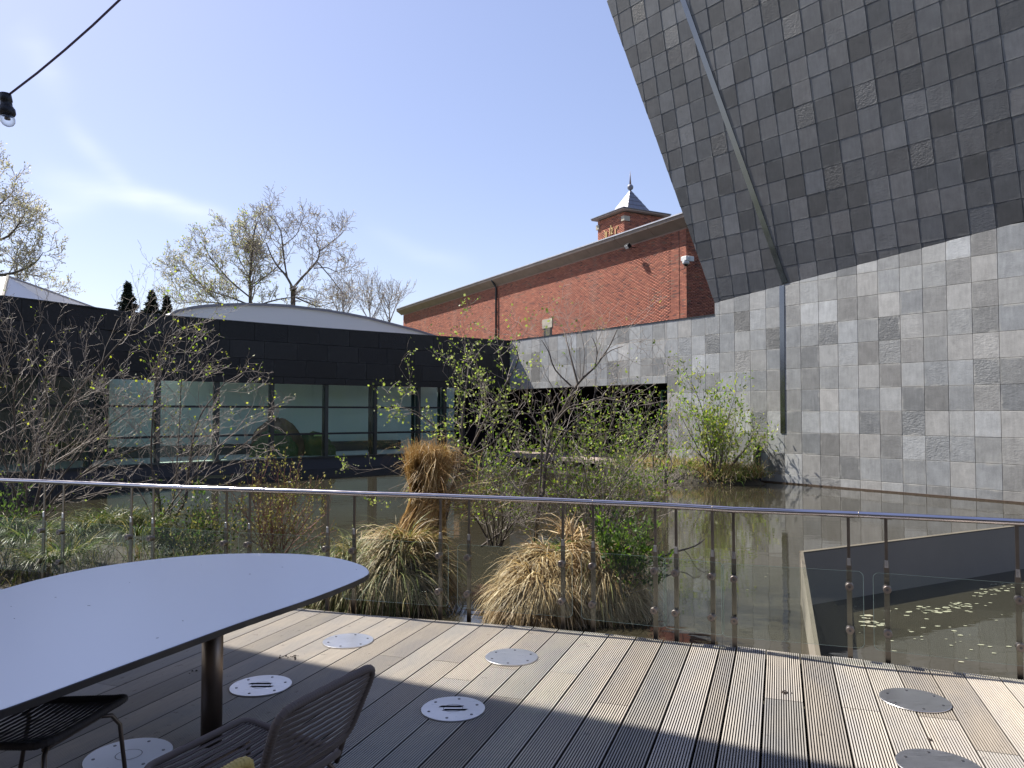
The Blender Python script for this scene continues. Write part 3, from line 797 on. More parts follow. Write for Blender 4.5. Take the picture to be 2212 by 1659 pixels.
# cornice in separate concrete lengths, sloping soffit
def cornice(parent, O, U, Nn, length, z, ov, drop, n, name='cornice_block'):
    step = length / n
    for i in range(n):
        a, b = O + U * (i * step + .012), O + U * ((i + 1) * step - .012); zz = np.array([0, 0, 1.0])
        pr = [(.0, -drop), (ov, -drop * .30), (ov, 0), (0, 0)]
        poly = [a + Nn * x + zz * (z + y) for x, y in pr]
        MB().prism(poly, b - a).build(name, M['concrete'], parent)
cornice(hall, hf0 - HD * .4, HD, HN, HL + .4 + OV - .002, zE, OV, .42, 14)
cornice(hall, hc0 + HN * OV * 0, -HN, HM, 6.0, zE - .002, OV, .42, 3)
MB().box(hf0 + HD * (HL / 2 + .05) + HN * (OV - .1) + np.array([0, 0, zE + .03]), (HL + .8, .3, .05), (HD, HN, (0, 0, 1))).build('roof_edge', M['zinc'], hall)
MB().box(hc0 + HM * (OV - .1) - HN * 2.75 + np.array([0, 0, zE + .03]), (6, .3, .046), (HN, HM, (0, 0, 1))).build('roof_edge', M['zinc'], hall)
MB().box((hf0 + hc0) / 2 - HN * 4 + np.array([0, 0, zE]), (HL - .3, 8, .06), (HD, HN, (0, 0, 1))).build('roof', M['lead'], hall)
# window with stone lintel
MB().box(hf0 + HD * (lint[0] + lint[1]) / 2 + np.array([0, 0, (lint[2] + lint[3]) / 2]) + HN * .01, (lint[1] - lint[0] - .01, .06, lint[3] - lint[2] - .005), (HD, HN, (0, 0, 1))).build('lintel', M['stone'], hall)
wc = hf0 + HD * (hole[0] + hole[1]) / 2 + np.array([0, 0, (hole[2] + hole[3]) / 2])
win = MB().box(wc + HN * .004, (hole[1] - hole[0], .01, hole[3] - hole[2]), (HD, HN, (0, 0, 1))).build('window', M['black_metal'], hall)
bars = MB()
for k in (-.12, .0, .12, .24): bars.box(wc + HD * k + HN * .03, (.03, .03, hole[3] - hole[2] - .02), (HD, HN, (0, 0, 1)))
bars.build('window_bars', M['stone'], win)
# downpipe
a_, z_ = hall_ab(1074.5, 640)
pz = hf0 + HD * a_ + HN * .09
pipe = MB().tube([pz + HN * .3 + np.array([0, 0, zE - .1]), pz + HN * .22 + np.array([0, 0, zE - .22]), pz + np.array([0, 0, zE - .55]), pz + np.array([0, 0, 3.5])], .06, 10)
dpp = pipe.build('downpipe', M['pvc'], hall, True)
for z in np.arange(5.2, zE - .6, .75): MB().disc(pz + np.array([0, 0, z]), .078, .05, ((1, 0, 0), (0, 1, 0), (0, 0, 1)), 12).build('pipe_bracket', M['pvc'], dpp)
a_, z_ = hall_ab(1467, 500); pc = hf0 + HD * a_ + HN * .02
MB().tube([pc + np.array([0, 0, zE - .5]), pc + np.array([0, 0, 4.6])], .008, 5).build('cable', M['pvc'], hall)
# flood lamp and security camera
a_, z_ = hall_ab(1373, 534); fp = hf0 + HD * a_ + np.array([0, 0, z_])
fl = empty('flood_lamp', fp, 'small black flood lamp fixed high on the brick wall', 'lamp')
MB().box(fp + HN * .42 + np.array([0, 0, .0]), (.26, .16, .2), (HD, nrm(HN * .8 + np.array([0, 0, -.6])), nrm(HN * .6 + np.array([0, 0, .8]))), .02).build('lamp_body', M['black_metal'], fl)
MB().box(fp + HN * .485 + np.array([0, 0, -.05]), (.2, .02, .15), (HD, nrm(HN * .8 + np.array([0, 0, -.6])), nrm(HN * .6 + np.array([0, 0, .8]))), .005).build('lamp_glass', M['white_plastic'], fl)
MB().box(fp + HN * .19 + np.array([0, 0, -.03]), (.04, .38, .03), (HD, HN, (0, 0, 1))).build('bracket', M['black_metal'], fl)
sc = at_plane(1471, 562, hc, HM); sc[:2] = hc[:2]; sc = sc + HN * .12 + HM * .1
cm = empty('security_camera', sc, 'white dome security camera on the corner of the brick hall', 'camera')
MB().box(sc + np.array([0, 0, .05]), (.3, .24, .2), (HD, HN, (0, 0, 1)), .03).build('housing', M['white_plastic'], cm)
MB().box(sc + HD * .12 - HN * .16 + np.array([0, 0, .05]), (.06, .26, .2), (HD, HN, (0, 0, 1)), .01).build('mount', M['white_plastic'], cm)
MB().lathe(sc, [(.13, -.02), (.14, -.1), (.13, -.16), (.09, -.17)], 16).build('collar', M['white_plastic'], cm, True)
MB().lathe(sc, [(.09, -.16), (.085, -.2), (.05, -.24), (.0, -.25)], 16).build('lens_dome', M['black_plastic'], cm, True)
MB().tube([sc + np.array([0, 0, -.15]), sc - HD * .08 + np.array([0, 0, -.32]), sc - HD * .35 + np.array([0, 0, -.36])], .012, 5).build('cable', M['black_plastic'], cm)

# clock tower
ck = empty('clock_tower', at_y(1349.5, 470, 38.0), 'small brick clock tower with pyramid lead roof behind the hall', 'tower')
tc = at_y(1349.5, 500, 38.0); tc0 = np.array([tc[0], tc[1], 0.0]); Tz = at_y(1349.5, 455, 38.0)[2]
La, Lb = 2.3, 2.5
zb = 7.5
core = MB().prism([tc0 + np.array([0, 0, zb]), tc0 - HD * La + np.array([0, 0, zb]), tc0 - HD * La - HN * Lb + np.array([0, 0, zb]), tc0 - HN * Lb + np.array([0, 0, zb])], (0, 0, Tz - zb - .05)).build('mortar_wall', M['mortar'], ck)
brickwork(ck, tc0 - HD * La, HD, HN, La, 8.3, Tz - .05); brickwork(ck, tc0, -HN, HM, Lb, 8.3, Tz - .05)
tcc = tc0 - HD * La / 2 - HN * Lb / 2
MB().box(tcc + np.array([0, 0, Tz + .04]), (La + .5, Lb + .5, .08), (HD, HN, (0, 0, 1)), .02).build('cornice', M['concrete'], ck)
MB().box(tcc + np.array([0, 0, Tz + .10]), (La + .56, Lb + .56, .03), (HD, HN, (0, 0, 1))).build('roof_edge', M['lead'], ck)
for q in (tc0, tc0 - HD * La):
    MB().box(q + np.array([0, 0, Tz - .38]) + (HD * (-.06) if q is tc0 else HD * .06) - HN * .1, (.26, .36, .24), (HD, HN, (0, 0, 1))).build('corner_stone', M['stone'], ck)
# pyramid roof with lead courses
ph, pb = 1.42, .84
apex = tcc + np.array([0, 0, Tz + .1 + ph]); nrow = 6
pyr = MB(); seams = MB()
for r in range(nrow):
    t0, t1 = r / nrow, (r + 1) / nrow
    for (a, b) in ((HN, HD), (HD, -HN), (-HN, -HD), (-HD, HN)):
        m_ = 4
        for k in range(m_):
            l0, l1 = -1 + 2 * k / m_, -1 + 2 * (k + 1) / m_
            def q(t, l, o): return tcc + np.array([0, 0, Tz + .1 + ph * t]) + (a + b * l) * pb * (1 - t) + (a * .5 + np.array([0, 0, .3])) * o
            g_ = .012
            if a is HN or (a == -HD).all() or (a == HD).all(): MB().add([q(t0, l0 + g_, .03), q(t0, l1 - g_, .03), q(t1, l1 - g_, .004), q(t1, l0 + g_, .004), q(t0, l0 + g_, 0), q(t0, l1 - g_, 0)], [(0, 1, 2, 3), (4, 5, 1, 0)]).build('lead_sheet', M['lead'], ck)
            else: pyr.add([q(t0, l0 + g_, .03), q(t0, l1 - g_, .03), q(t1, l1 - g_, .004), q(t1, l0 + g_, .004)], [(0, 1, 2, 3)])
            seams.add([q(t0, l0, 0), q(t0, l1, 0), q(t1, l1, 0), q(t1, l0, 0)], [(0, 1, 2, 3)])
seams.build('roof_underlay', M['rust'], ck); pyr.build('lead_sheet', M['lead'], ck)
MB().lathe(apex, [(.02, -.02), (.1, .0), (.145, .06), (.16, .13), (.145, .2), (.09, .26), (.05, .29)], 18).build('ball', M['lead'], ck, True)
MB().tube([apex + np.array([0, 0, .27]), apex + np.array([0, 0, .98])], [.055, .004], 8).build('spire', M['rust'], ck, True)
# gilt numerals 10 11 12 1 2 with their ticks
def stroke(mb, pts, w, base, U, Z):
    for p, q in zip(pts[:-1], pts[1:]):
        a = base + U * p[0] + Z * p[1]; b = base + U * q[0] + Z * q[1]
        if np.linalg.norm(b - a) < 1e-6: continue
        mb.box((a + b) / 2, (np.linalg.norm(b - a) + w * .6, w, .03), (nrm(b - a), nrm(np.cross(nrm(b - a), HN)), HN))
G = {'1': [[(0, 0), (0, 1)]], '2': [[(0, .8), (.15, .97), (.38, .95), (.45, .7), (.3, .4), (0, 0), (.5, 0)]], '0': [[(.25, 0), (0, .25), (0, .75), (.25, 1), (.5, .75), (.5, .25), (.25, 0)]]}
Zv = np.array([0, 0, 1.0]); faceC = tc0 - HD * (La / 2 - .05) + HN * .03 + np.array([0, 0, Tz - 1.62])
for txt, hh in (('12', 0), ('1', 30), ('2', 60), ('11', -30), ('10', -60), ('9', -90)):
    if txt == '9': continue
    al_ = R(hh); ctr_ = faceC + HD * math.sin(al_) * .82 + Zv * math.cos(al_) * .82
    mb = MB(); hgt = .3; x = -(.09 if len(txt) == 2 else .03)
    if txt == '11': x = -.07
    for ch in txt:
        for st in G[ch]: stroke(mb, [(x + px_ * hgt * .75, (py_ - .5) * hgt) for px_, py_ in st], .045, ctr_, HD, Zv)
        x += .11 if ch == '1' else .2
    tk = faceC + HD * math.sin(al_) * 1.05 + Zv * math.cos(al_) * 1.05
    stroke(mb, [(math.sin(al_) * -.05, math.cos(al_) * -.05), (math.sin(al_) * .05, math.cos(al_) * .05)], .045, tk, HD, Zv)
    mb.build('numeral', M['gold'], ck)

# ------------------------------------------------------------------ pond wall (thin concrete walls meeting in a point)
cor = at_z(1735.5, 1195.5, .18); zc = cor[2]
far = at_z(2330, 1122, .18)
pw = empty('pond_wall', (cor[0], cor[1], WZ), 'angular low concrete wall in the pond with two arms meeting in a point', 'wall')
def plate(name, a, b, th, mat, z0, z1, side):
    if abs(a[2] - b[2]) > .01:
        d = nrm((b - a) * np.array([1, 1, 0])); n = np.array([d[1], -d[0], 0]) * side; o_ = np.array([0, 0, 1.0])
        lo = -1.0 if z0 < 0 else None; dz0 = z0 - zc; dz1 = z1 - zc
        P_ = [np.array([a[0], a[1], -1.0]) if lo else a + o_ * dz0, np.array([b[0], b[1], -1.0]) if lo else b + o_ * dz0, b + o_ * dz1, a + o_ * dz1]
        return MB().prism(P_, n * th)
    return plate0(name, a, b, th, mat, z0, z1, side)
def plate0(name, a, b, th, mat, z0, z1, side):
    d = nrm((b - a) * np.array([1, 1, 0])); n = np.array([d[1], -d[0], 0]) * side
    q = [np.array([p[0], p[1], z0]) for p in (a, b)]
    return MB().prism([q[0], q[1], q[1] + np.array([0, 0, z1 - z0]), q[0] + np.array([0, 0, z1 - z0])], n * th)
near = at_z(1773, 1421, -.06); ext = cor + (near - cor) * 1.6
plate('arm', cor, far, .05, None, -1, zc, -1).build('far_arm', M['plate'], pw)
plate('arm', cor, ext, .026, None, -1, zc, 1).build('near_arm', M['plate'], pw)
plate('cop', cor, far, .06, None, zc + .002, zc + .014, -1).build('coping', M['coping'], pw)
plate('cop', cor, ext, .030, None, zc + .002, zc + .014, 1).build('coping', M['coping'], pw)

# floating petals
pv, pf = [], []
def petals(u0, v0, u1, v1, n, su, sv, smin=.02, smax=.07):
    for _ in range(n):
        t = rng.random(); u = u0 + (u1 - u0) * t + rng.gauss(0, su); v = v0 + (v1 - v0) * t + rng.gauss(0, sv)
        c = at_z(u, v, WZ + .004); s = rng.uniform(smin, smax); a0_ = rng.random() * 6; b = len(pv); m_ = 6
        for k in range(m_):
            a = a0_ + 2 * math.pi * k / m_; q_ = s * rng.uniform(.5, 1)
            pv.append((c[0] + q_ * math.cos(a), c[1] + q_ * .7 * math.sin(a), c[2]))
        pf.append(tuple(range(b, b + m_)))
petals(1985, 1321, 2100, 1303, 46, 24, 4, .015, .07); petals(2120, 1282, 2190, 1268, 26, 18, 6, .015, .05)
petals(1870, 1330, 1900, 1352, 14, 10, 6); petals(1950, 1345, 2180, 1400, 26, 50, 22, .01, .04); petals(1600, 1240, 2100, 1330, 10, 60, 20, .01, .02)
petals(1880, 1370, 2150, 1420, 12, 50, 10, .01, .03)
tag(obj('floating_petals', pv, pf, M['leaf_litter']), 'pale petals drifting on the shaded water behind the pond wall', kind='stuff')

# ------------------------------------------------------------------ deck
BD = np.array([math.sin(R(19.15)), math.cos(R(19.15))]); BP = np.array([BD[1], -BD[0]])
EDGE = [at_z(u, v, 0)[:2] for u, v in ((0, 1258), (60, 1268), (640, 1313), (768, 1327), (1140, 1353), (1340, 1372), (1481, 1388), (1591, 1396), (1735, 1413), (1832, 1421.5), (1920, 1433), (2212, 1469))]
EDGE = [EDGE[0] + (EDGE[0] - EDGE[2]) / np.linalg.norm(EDGE[0] - EDGE[2]) * 4] + EDGE + [EDGE[-1] + (EDGE[-1] - EDGE[-3]) / np.linalg.norm(EDGE[-1] - EDGE[-3]) * 3]
EP = np.array([[float(np.dot(p, BP)), float(np.dot(p, BD))] for p in EDGE])
def edge_at(c): return float(np.interp(c, EP[:, 0], EP[:, 1]))
gaps = [-.612, -.415, -.304, -.105, .113, .311, .507, .693, .888, 1.075]
g_ = -.612
while g_ > -6.6: g_ -= .1985 + rng.uniform(-.002, .002); gaps.insert(0, g_)
g_ = 1.075
while g_ < 3.6: g_ += .1985; gaps.append(g_)
deck = MB()
for k in range(16):
    pass
deck_o = empty('deck', (0, 4, -.03), kind='structure'); deck_o['label'] = 'terrace deck of weathered grooved timber boards'
rotm = Matrix(((BP[0], BD[0], 0, 0), (BP[1], BD[1], 0, 0), (0, 0, 1, 0), (0, 0, 0, 1)))
seams = {}
for (u, v) in ((1690, 1512), (1850, 1531), (2025, 1551), (865, 1420), (985, 1431), (1095, 1445), (1230, 1455), (1320, 1520)):
    p = at_z(u, v, 0)[:2]; seams.setdefault(int(np.searchsorted(gaps, float(np.dot(p, BP)))) - 1, []).append(float(np.dot(p, BD)))
def board(c0, c1, y0, y1fn, zoff, depth, col, cut=False):
    w = c1 - c0; n = max(4, int(round(w / .0133))); pitch = w / n
    xs, zs = [c0], [-.028 + zoff]
    prof = [(c0, -.026)]
    for i in range(n):
        x = c0 + i * pitch
        gw = .0036 if c0 < .4 else max(.0022, .0036 - (c0 - .4) * .0008); prof += [(x + gw - .0008, -depth if i else -.004), (x + gw, 0), (x + pitch - gw, 0), (x + pitch - gw + .0008, -depth if i < n - 1 else -.004)]
    prof.append((c1, -.026)); m_ = len(prof); V = []
    o = np.array([(c0 + c1) / 2, 0])
    for e in (0, 1):
        for x, z in prof: V.append((x - o[0], (y0 if e == 0 else y1fn(x)), z + zoff))
    Fc = [(i, i + 1, m_ + i + 1, m_ + i) for i in range(m_ - 1)] + [(m_ - 1, 0, m_, 2 * m_ - 1)]
    Fc += [tuple(range(m_ - 1, -1, -1)), tuple(range(m_, 2 * m_))]
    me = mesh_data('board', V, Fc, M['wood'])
    wm = rotm @ Matrix.Translation((float(o[0]), 0, 0))
    inst('board', me, wm, deck_o, col)
for i in range(len(gaps) - 1):
    wd_ = .0042 if gaps[i] < .2 else .0026; c0, c1 = gaps[i] + wd_, gaps[i + 1] - wd_
    if i in (9999,): continue
    ymax = edge_at((c0 + c1) / 2)
    cuts = sorted(seams.get(i, []) + ([ymax - rng.uniform(1.2, 3.8)] if i not in seams and rng.random() < .45 else []))
    ys = [-2.2] + cuts + [None]
    right = c0 > .4
    for j in range(len(ys) - 1):
        y0 = ys[j] + (.0025 if j else 0)
        k = rng.uniform(.72, 1.16); warm = rng.uniform(-.03, .03) + (.012 if right else 0)
        col = (k * (1 + warm), k, k * (1 - warm), 1)
        dep = .010 if not right else max(.0020, .0085 - (c0 - .4) * .0040)
        jit = rng.uniform(-.008, .008)
        if ys[j + 1] is None: fn = lambda x, jit=jit: edge_at(x) + jit
        else: fn = lambda x, yy=ys[j + 1] - .0025: yy
        board(c0, c1, y0, fn, rng.uniform(-.0009, .0005), dep, col)
# joists and rim below the boards
jo = MB()
for k in range(14):
    y = -1.5 + k * .62
    if y > 5.6: break
    a = np.array([-7.5, y])
    c = BP * -1.5 + BD * y
    jo.box((c[0], c[1], -.085), (9.0, .06, .11), ((BP[0], BP[1], 0), (BD[0], BD[1], 0), (0, 0, 1)))
jo.build('joists', M['joist'], deck_o)
rim_pts = [p - BD * .10 for p in EDGE]
rb_ = MB()
for a, b in zip(rim_pts[:-1], rim_pts[1:]):
    a3, b3 = np.array([a[0], a[1], -.3]), np.array([b[0], b[1], -.3])
    rb_.prism([a3, b3, b3 + np.array([0, 0, .265]), a3 + np.array([0, 0, .265])], (-BD[0] * .05, -BD[1] * .05, 0))
rb_.build('edge_beam', M['joist'], deck_o)
dbv, dbf = [], []
for (u, v, n) in ((352, 1366, 5), (366, 1365, 4), (630, 1422, 6), (640, 1419, 5), (610, 1420, 3), (410, 1453, 3), (1700, 1498, 8), (2012, 1597, 3)):
    for _ in range(n):
        c = at_z(u + rng.gauss(0, 6), v + rng.gauss(0, 2), .003); s = rng.uniform(.006, .016); b = len(dbv)
        for k in range(5): a = 6.28 * k / 5; dbv.append((c[0] + s * math.cos(a) * rng.uniform(.5, 1), c[1] + s * math.sin(a) * rng.uniform(.4, 1), c[2]))
        dbv.append((c[0], c[1], c[2] + s * .7)); dbf += [(b + k, b + (k + 1) % 5, b + 5) for k in range(5)]
tag(obj('deck_debris', dbv, dbf, M['nest']), 'dark crumbs of bark and leaf lying on the deck boards', kind='stuff')

# round floor covers
def cover(u, v, r, kind_, label, g='round metal covers set into the deck'):
    c = at_z(u, v, .002); e = empty('floor_cover', c, label, 'floor cover', g)
    X, Y, Z = (1, 0, 0), (0, 1, 0), (0, 0, 1)
    MB().disc(c + np.array([0, 0, .003]), r, .006, (X, Y, Z), 48, .0015).build('plate', M['brushed'] if kind_ != 'white' else M['white_lid'], e)
    for k in range(6):
        a = 2 * math.pi * k / 6 + .35
        MB().disc(c + np.array([r * .78 * math.cos(a), r * .78 * math.sin(a), .0065]), .008, .003, (X, Y, Z), 10).build('screw', M['screw'], e)
    if kind_ != 'plain':
        rg = MB(); rr = r * .30; n = 40
        P_ = [c + np.array([q * math.cos(6.2832 * k / n), q * math.sin(6.2832 * k / n), .0068]) for q in (rr - .0018, rr + .0018) for k in range(n)]
        rg.add(P_, [(k, (k + 1) % n, n + (k + 1) % n, n + k) for k in range(n)]).build('lid_ring', M['screw'], e)
    if kind_ == 'slot':
        for s in (-1, 1):
            MB().prism([c + np.array([x + s * .0, y + s * .024, .0069]) for x, y in [(-.07 + s * -.012, -.010), (.055 + s * -.012, -.010), (.07 + s * -.012, .010), (-.055 + s * -.012, .010)]], (0, 0, .0008)).build('slot', M['charcoal'], e)
    return e
cover(752, 1385, .18, 'plain', 'plain brushed steel cover in sunlight, farthest left on the deck')
cover(564, 1482, .18, 'slot', 'steel cover with two dark slots in the shade beside the table leg')
cover(1105, 1420, .178, 'plain', 'plain steel cover in sunlight in front of the dry tussock')
cover(979, 1532, .178, 'slot', 'steel cover with two dark slots at the deck centre, right of the rope chair')
cover(278, 1633, .195, 'white', 'large pale round cover with a ring lid under the chair at left')
cover(1976, 1513, .186, 'plain', 'plain dull steel cover on the smooth boards at right')
cover(2030, 1657, .186, 'plain', 'plain steel cover cut off by the bottom edge')

# ------------------------------------------------------------------ railing
ZR = .96
RP = [(-230, 1028), (-60, 1034.5), (0, 1037), (97, 1040.6), (285, 1048.5), (490, 1056.5), (709, 1063.5), (766, 1066), (952, 1072), (1013.5, 1074.5), (1215.7, 1082), (1281, 1085), (1415, 1091), (1460, 1093.5), (1538.5, 1098), (1584, 1101), (1832, 1110.3), (1913, 1114), (2196, 1127.5), (2400, 1138)]
RPW = [at_z(u, v, ZR) for u, v in RP]
rail = empty('railing', at_z(1013, 1075, ZR) * np.array([1, 1, 0]), 'stainless steel railing with tube handrail and low glass panels along the deck edge', 'railing')
RPs = list(RPW)
hr = MB().tube(RPs, .0215, 20).build('handrail', M['steel'], rail, True)
for u in (1281, 1540, 818 * .0 + 1855):
    # joint rings
    s_ = np.interp(u, [a for a, _ in RP], range(len(RP))); i = int(s_); t = s_ - i
    p = RPs[i] * (1 - t) + RPs[i + 1] * t; d = nrm(RPs[i + 1] - RPs[i])
    MB().tube([p - d * .002, p + d * .002], .0222, 20).build('joint_ring', M['post'], hr, True)
postu = [-190, -80, 97, 140, 285, 334, 490, 542, 709, 766, 952, 1013.5, 1215.7, 1281, 1415, 1460, 1538.5, 1584, 1832, 1913, 2196, 2330]
PTS = []
for u in postu:
    s_ = np.interp(u, [a for a, _ in RP], range(len(RP))); i = min(int(s_), len(RP) - 2); t = s_ - i
    p = RPs[i] * (1 - t) + RPs[i + 1] * t; d = nrm(RPs[i + 1] - RPs[i]); n = np.array([d[1], -d[0], 0])   # n towards the deck
    PTS.append((p, d, n))
ZS = ZR - .30
clamp_sites = []
for (p, d, n) in PTS:
    b = np.array([p[0], p[1], 0.0]); Z = np.array([0, 0, 1.0])
    po = MB()
    po.box(b + Z * (ZS + ZR - .02) / 2 + Z * .0 + n * .0, (.020, .010, ZR - .02 - ZS), (d, n, Z), .001)
    # lower flat with chamfered head
    prof = [(-.016, -.55), (.016, -.55), (.016, ZS - .045), (.011, ZS), (-.011, ZS), (-.016, ZS - .045)]
    po.prism([b - n * .008 + d * x + Z * z for x, z in prof], n * .016)
    pst = po.build('post', M['post'], rail)
    # bright chamfer facing up
    MB().prism([b + n * .0095 + d * x + Z * z for x, z in [(-.012, ZS - .045), (.012, ZS - .045), (.010, ZS + .002), (-.010, ZS + .002)]], n * .001 + Z * .004 - n * .0105).build('bevel_cap', M['brushed'], pst)
    MB().box(b + Z * (ZR - .020), (.075, .022, .007), (d, n, Z), .002).build('saddle', M['post'], pst)
    clamp_sites.append((pst, b, d, n))
pairs = [(1, 2), (3, 4), (5, 6), (7, 8), (9, 10), (11, 12), (13, 14), (15, 16), (17, 18), (19, 20)]
GZ0, GZ1 = .075, .585
for (i, j) in pairs:
    A, d0, n0 = PTS[i]; B, d1, n1 = PTS[j]
    a = np.array([A[0], A[1], 0]); b = np.array([B[0], B[1], 0]); d = nrm(b - a); n = np.array([d[1], -d[0], 0]); L_ = np.linalg.norm(b - a)
    a2 = a - d * .085 + n * .030; L2 = L_ + .17; r_ = .035; out = []
    for (cx_, cz_, s0_) in ((L2 - r_, GZ0 + r_, -90), (L2 - r_, GZ1 - r_, 0), (r_, GZ1 - r_, 90), (r_, GZ0 + r_, 180)):
        for k in range(6):
            t = R(s0_ + 18 * k); out.append((cx_ + r_ * math.cos(t), cz_ + r_ * math.sin(t)))
    P_ = [a2 + d * x + np.array([0, 0, z]) for x, z in out]
    pn = MB().prism(P_, n * .010).build('glass_panel', M['rail_glass'], rail)
    ed = MB(); m_ = len(P_)
    ctr_ = sum(P_) / m_
    Q_ = [p + n * .0104 for p in P_]; Qi = [p + nrm(ctr_ - p) * .003 + n * .0104 for p in P_]
    ed.add(Q_ + Qi, [(k, (k + 1) % m_, m_ + (k + 1) % m_, m_ + k) for k in range(m_)])
    ed.build('polished_edge', M['glass_edge'], pn)
    for idx in (i, j):
        pst, bb, dd_, nn_ = clamp_sites[idx]
        for z in (GZ0 + .115, GZ1 - .105):
            c = bb + nn_ * .030 + np.array([0, 0, z])
            cl = MB().disc(c, .026, .060, (dd_, np.array([0, 0, 1.0]), nn_), 20, .003).build('clamp', M['clamp'], pst)
            cl2 = MB().disc(c + nn_ * .0305, .009, .003, (dd_, np.array([0, 0, 1.0]), nn_), 8)
            # join the screw head to the clamp as one mesh
            me = cl.data
            V0 = [tuple(v.co) for v in me.vertices]; F0 = [tuple(p.vertices) for p in me.polygons]
            bme = mesh_data('clamp', V0 + cl2.v, F0 + [tuple(q + len(V0) for q in f) for f in cl2.f], M['clamp']); bme.materials.append(M['screw'])
            for pi in range(len(F0), len(F0) + len(cl2.f)): bme.polygons[pi].material_index = 1
            cl.data = bme

# ------------------------------------------------------------------ table and rope chairs
TP = [(-2.63, 3.99), (-2.59, 4.22), (-2.49, 4.49), (-2.33, 4.71), (-2.08, 4.91), (-1.77, 5.01), (-1.41, 5.0), (-1.13, 4.88), (-.93, 4.68), (-.83, 4.49), (-.82, 4.29), (-.97, 3.84), (-1.18, 3.37), (-1.38, 2.86), (-1.56, 2.4)]
tcx, tcy = -2.11, 3.2
TPf = TP + [(2 * tcx - x, 2 * tcy - y) for x, y in TP]
def smooth_closed(pts, sub=5):
    n = len(pts); out = []
    P_ = [np.array(p, float) for p in pts]
    for i in range(n):
        p0, p1, p2, p3 = P_[i - 1], P_[i], P_[(i + 1) % n], P_[(i + 2) % n]
        for k in range(sub):
            t = k / sub; out.append(.5 * ((2 * p1) + (-p0 + p2) * t + (2 * p0 - 5 * p1 + 4 * p2 - p3) * t * t + (-p0 + 3 * p1 - 3 * p2 + p3) * t ** 3))
    return out
TS = smooth_closed(TPf, 4)
table = empty('table', (tcx, tcy, 0), 'large oblong white topped terrace table with dark edge', 'table')
c2 = np.array([tcx, tcy])
def ring(s, z): return [np.array([*(p + (c2 - p) / np.linalg.norm(c2 - p) * s), z]) for p in TS]
n_ = len(TS)
obj('tabletop', ring(.004, .7385) + ring(.006, .740), [tuple(range(2 * n_ - 1, n_ - 1, -1)), tuple(range(n_))] + [(k, k + n_, (k + 1) % n_ + n_, (k + 1) % n_) for k in range(n_)], M['table'], table)
obj('edge_band', ring(0, .736) + ring(.006, .7383) + ring(.0, .712) + ring(.05, .700), [(k, (k + 1) % n_, n_ + (k + 1) % n_, n_ + k) for k in range(n_)] + [(2 * n_ + k, 2 * n_ + (k + 1) % n_, (k + 1) % n_, k) for k in range(n_)] + [(3 * n_ + k, 3 * n_ + (k + 1) % n_, 2 * n_ + (k + 1) % n_, 2 * n_ + k) for k in range(n_)] + [tuple(range(3 * n_, 4 * n_))], M['table_edge'], table)
for (x, y) in ((-1.5, 3.9), (2 * tcx + 1.5 - .0, 2 * tcy - 3.9)):
    lg = MB().tube([(x, y, 0), (x, y, .71)], .051, 24).build('leg', M['pole'], table, True)

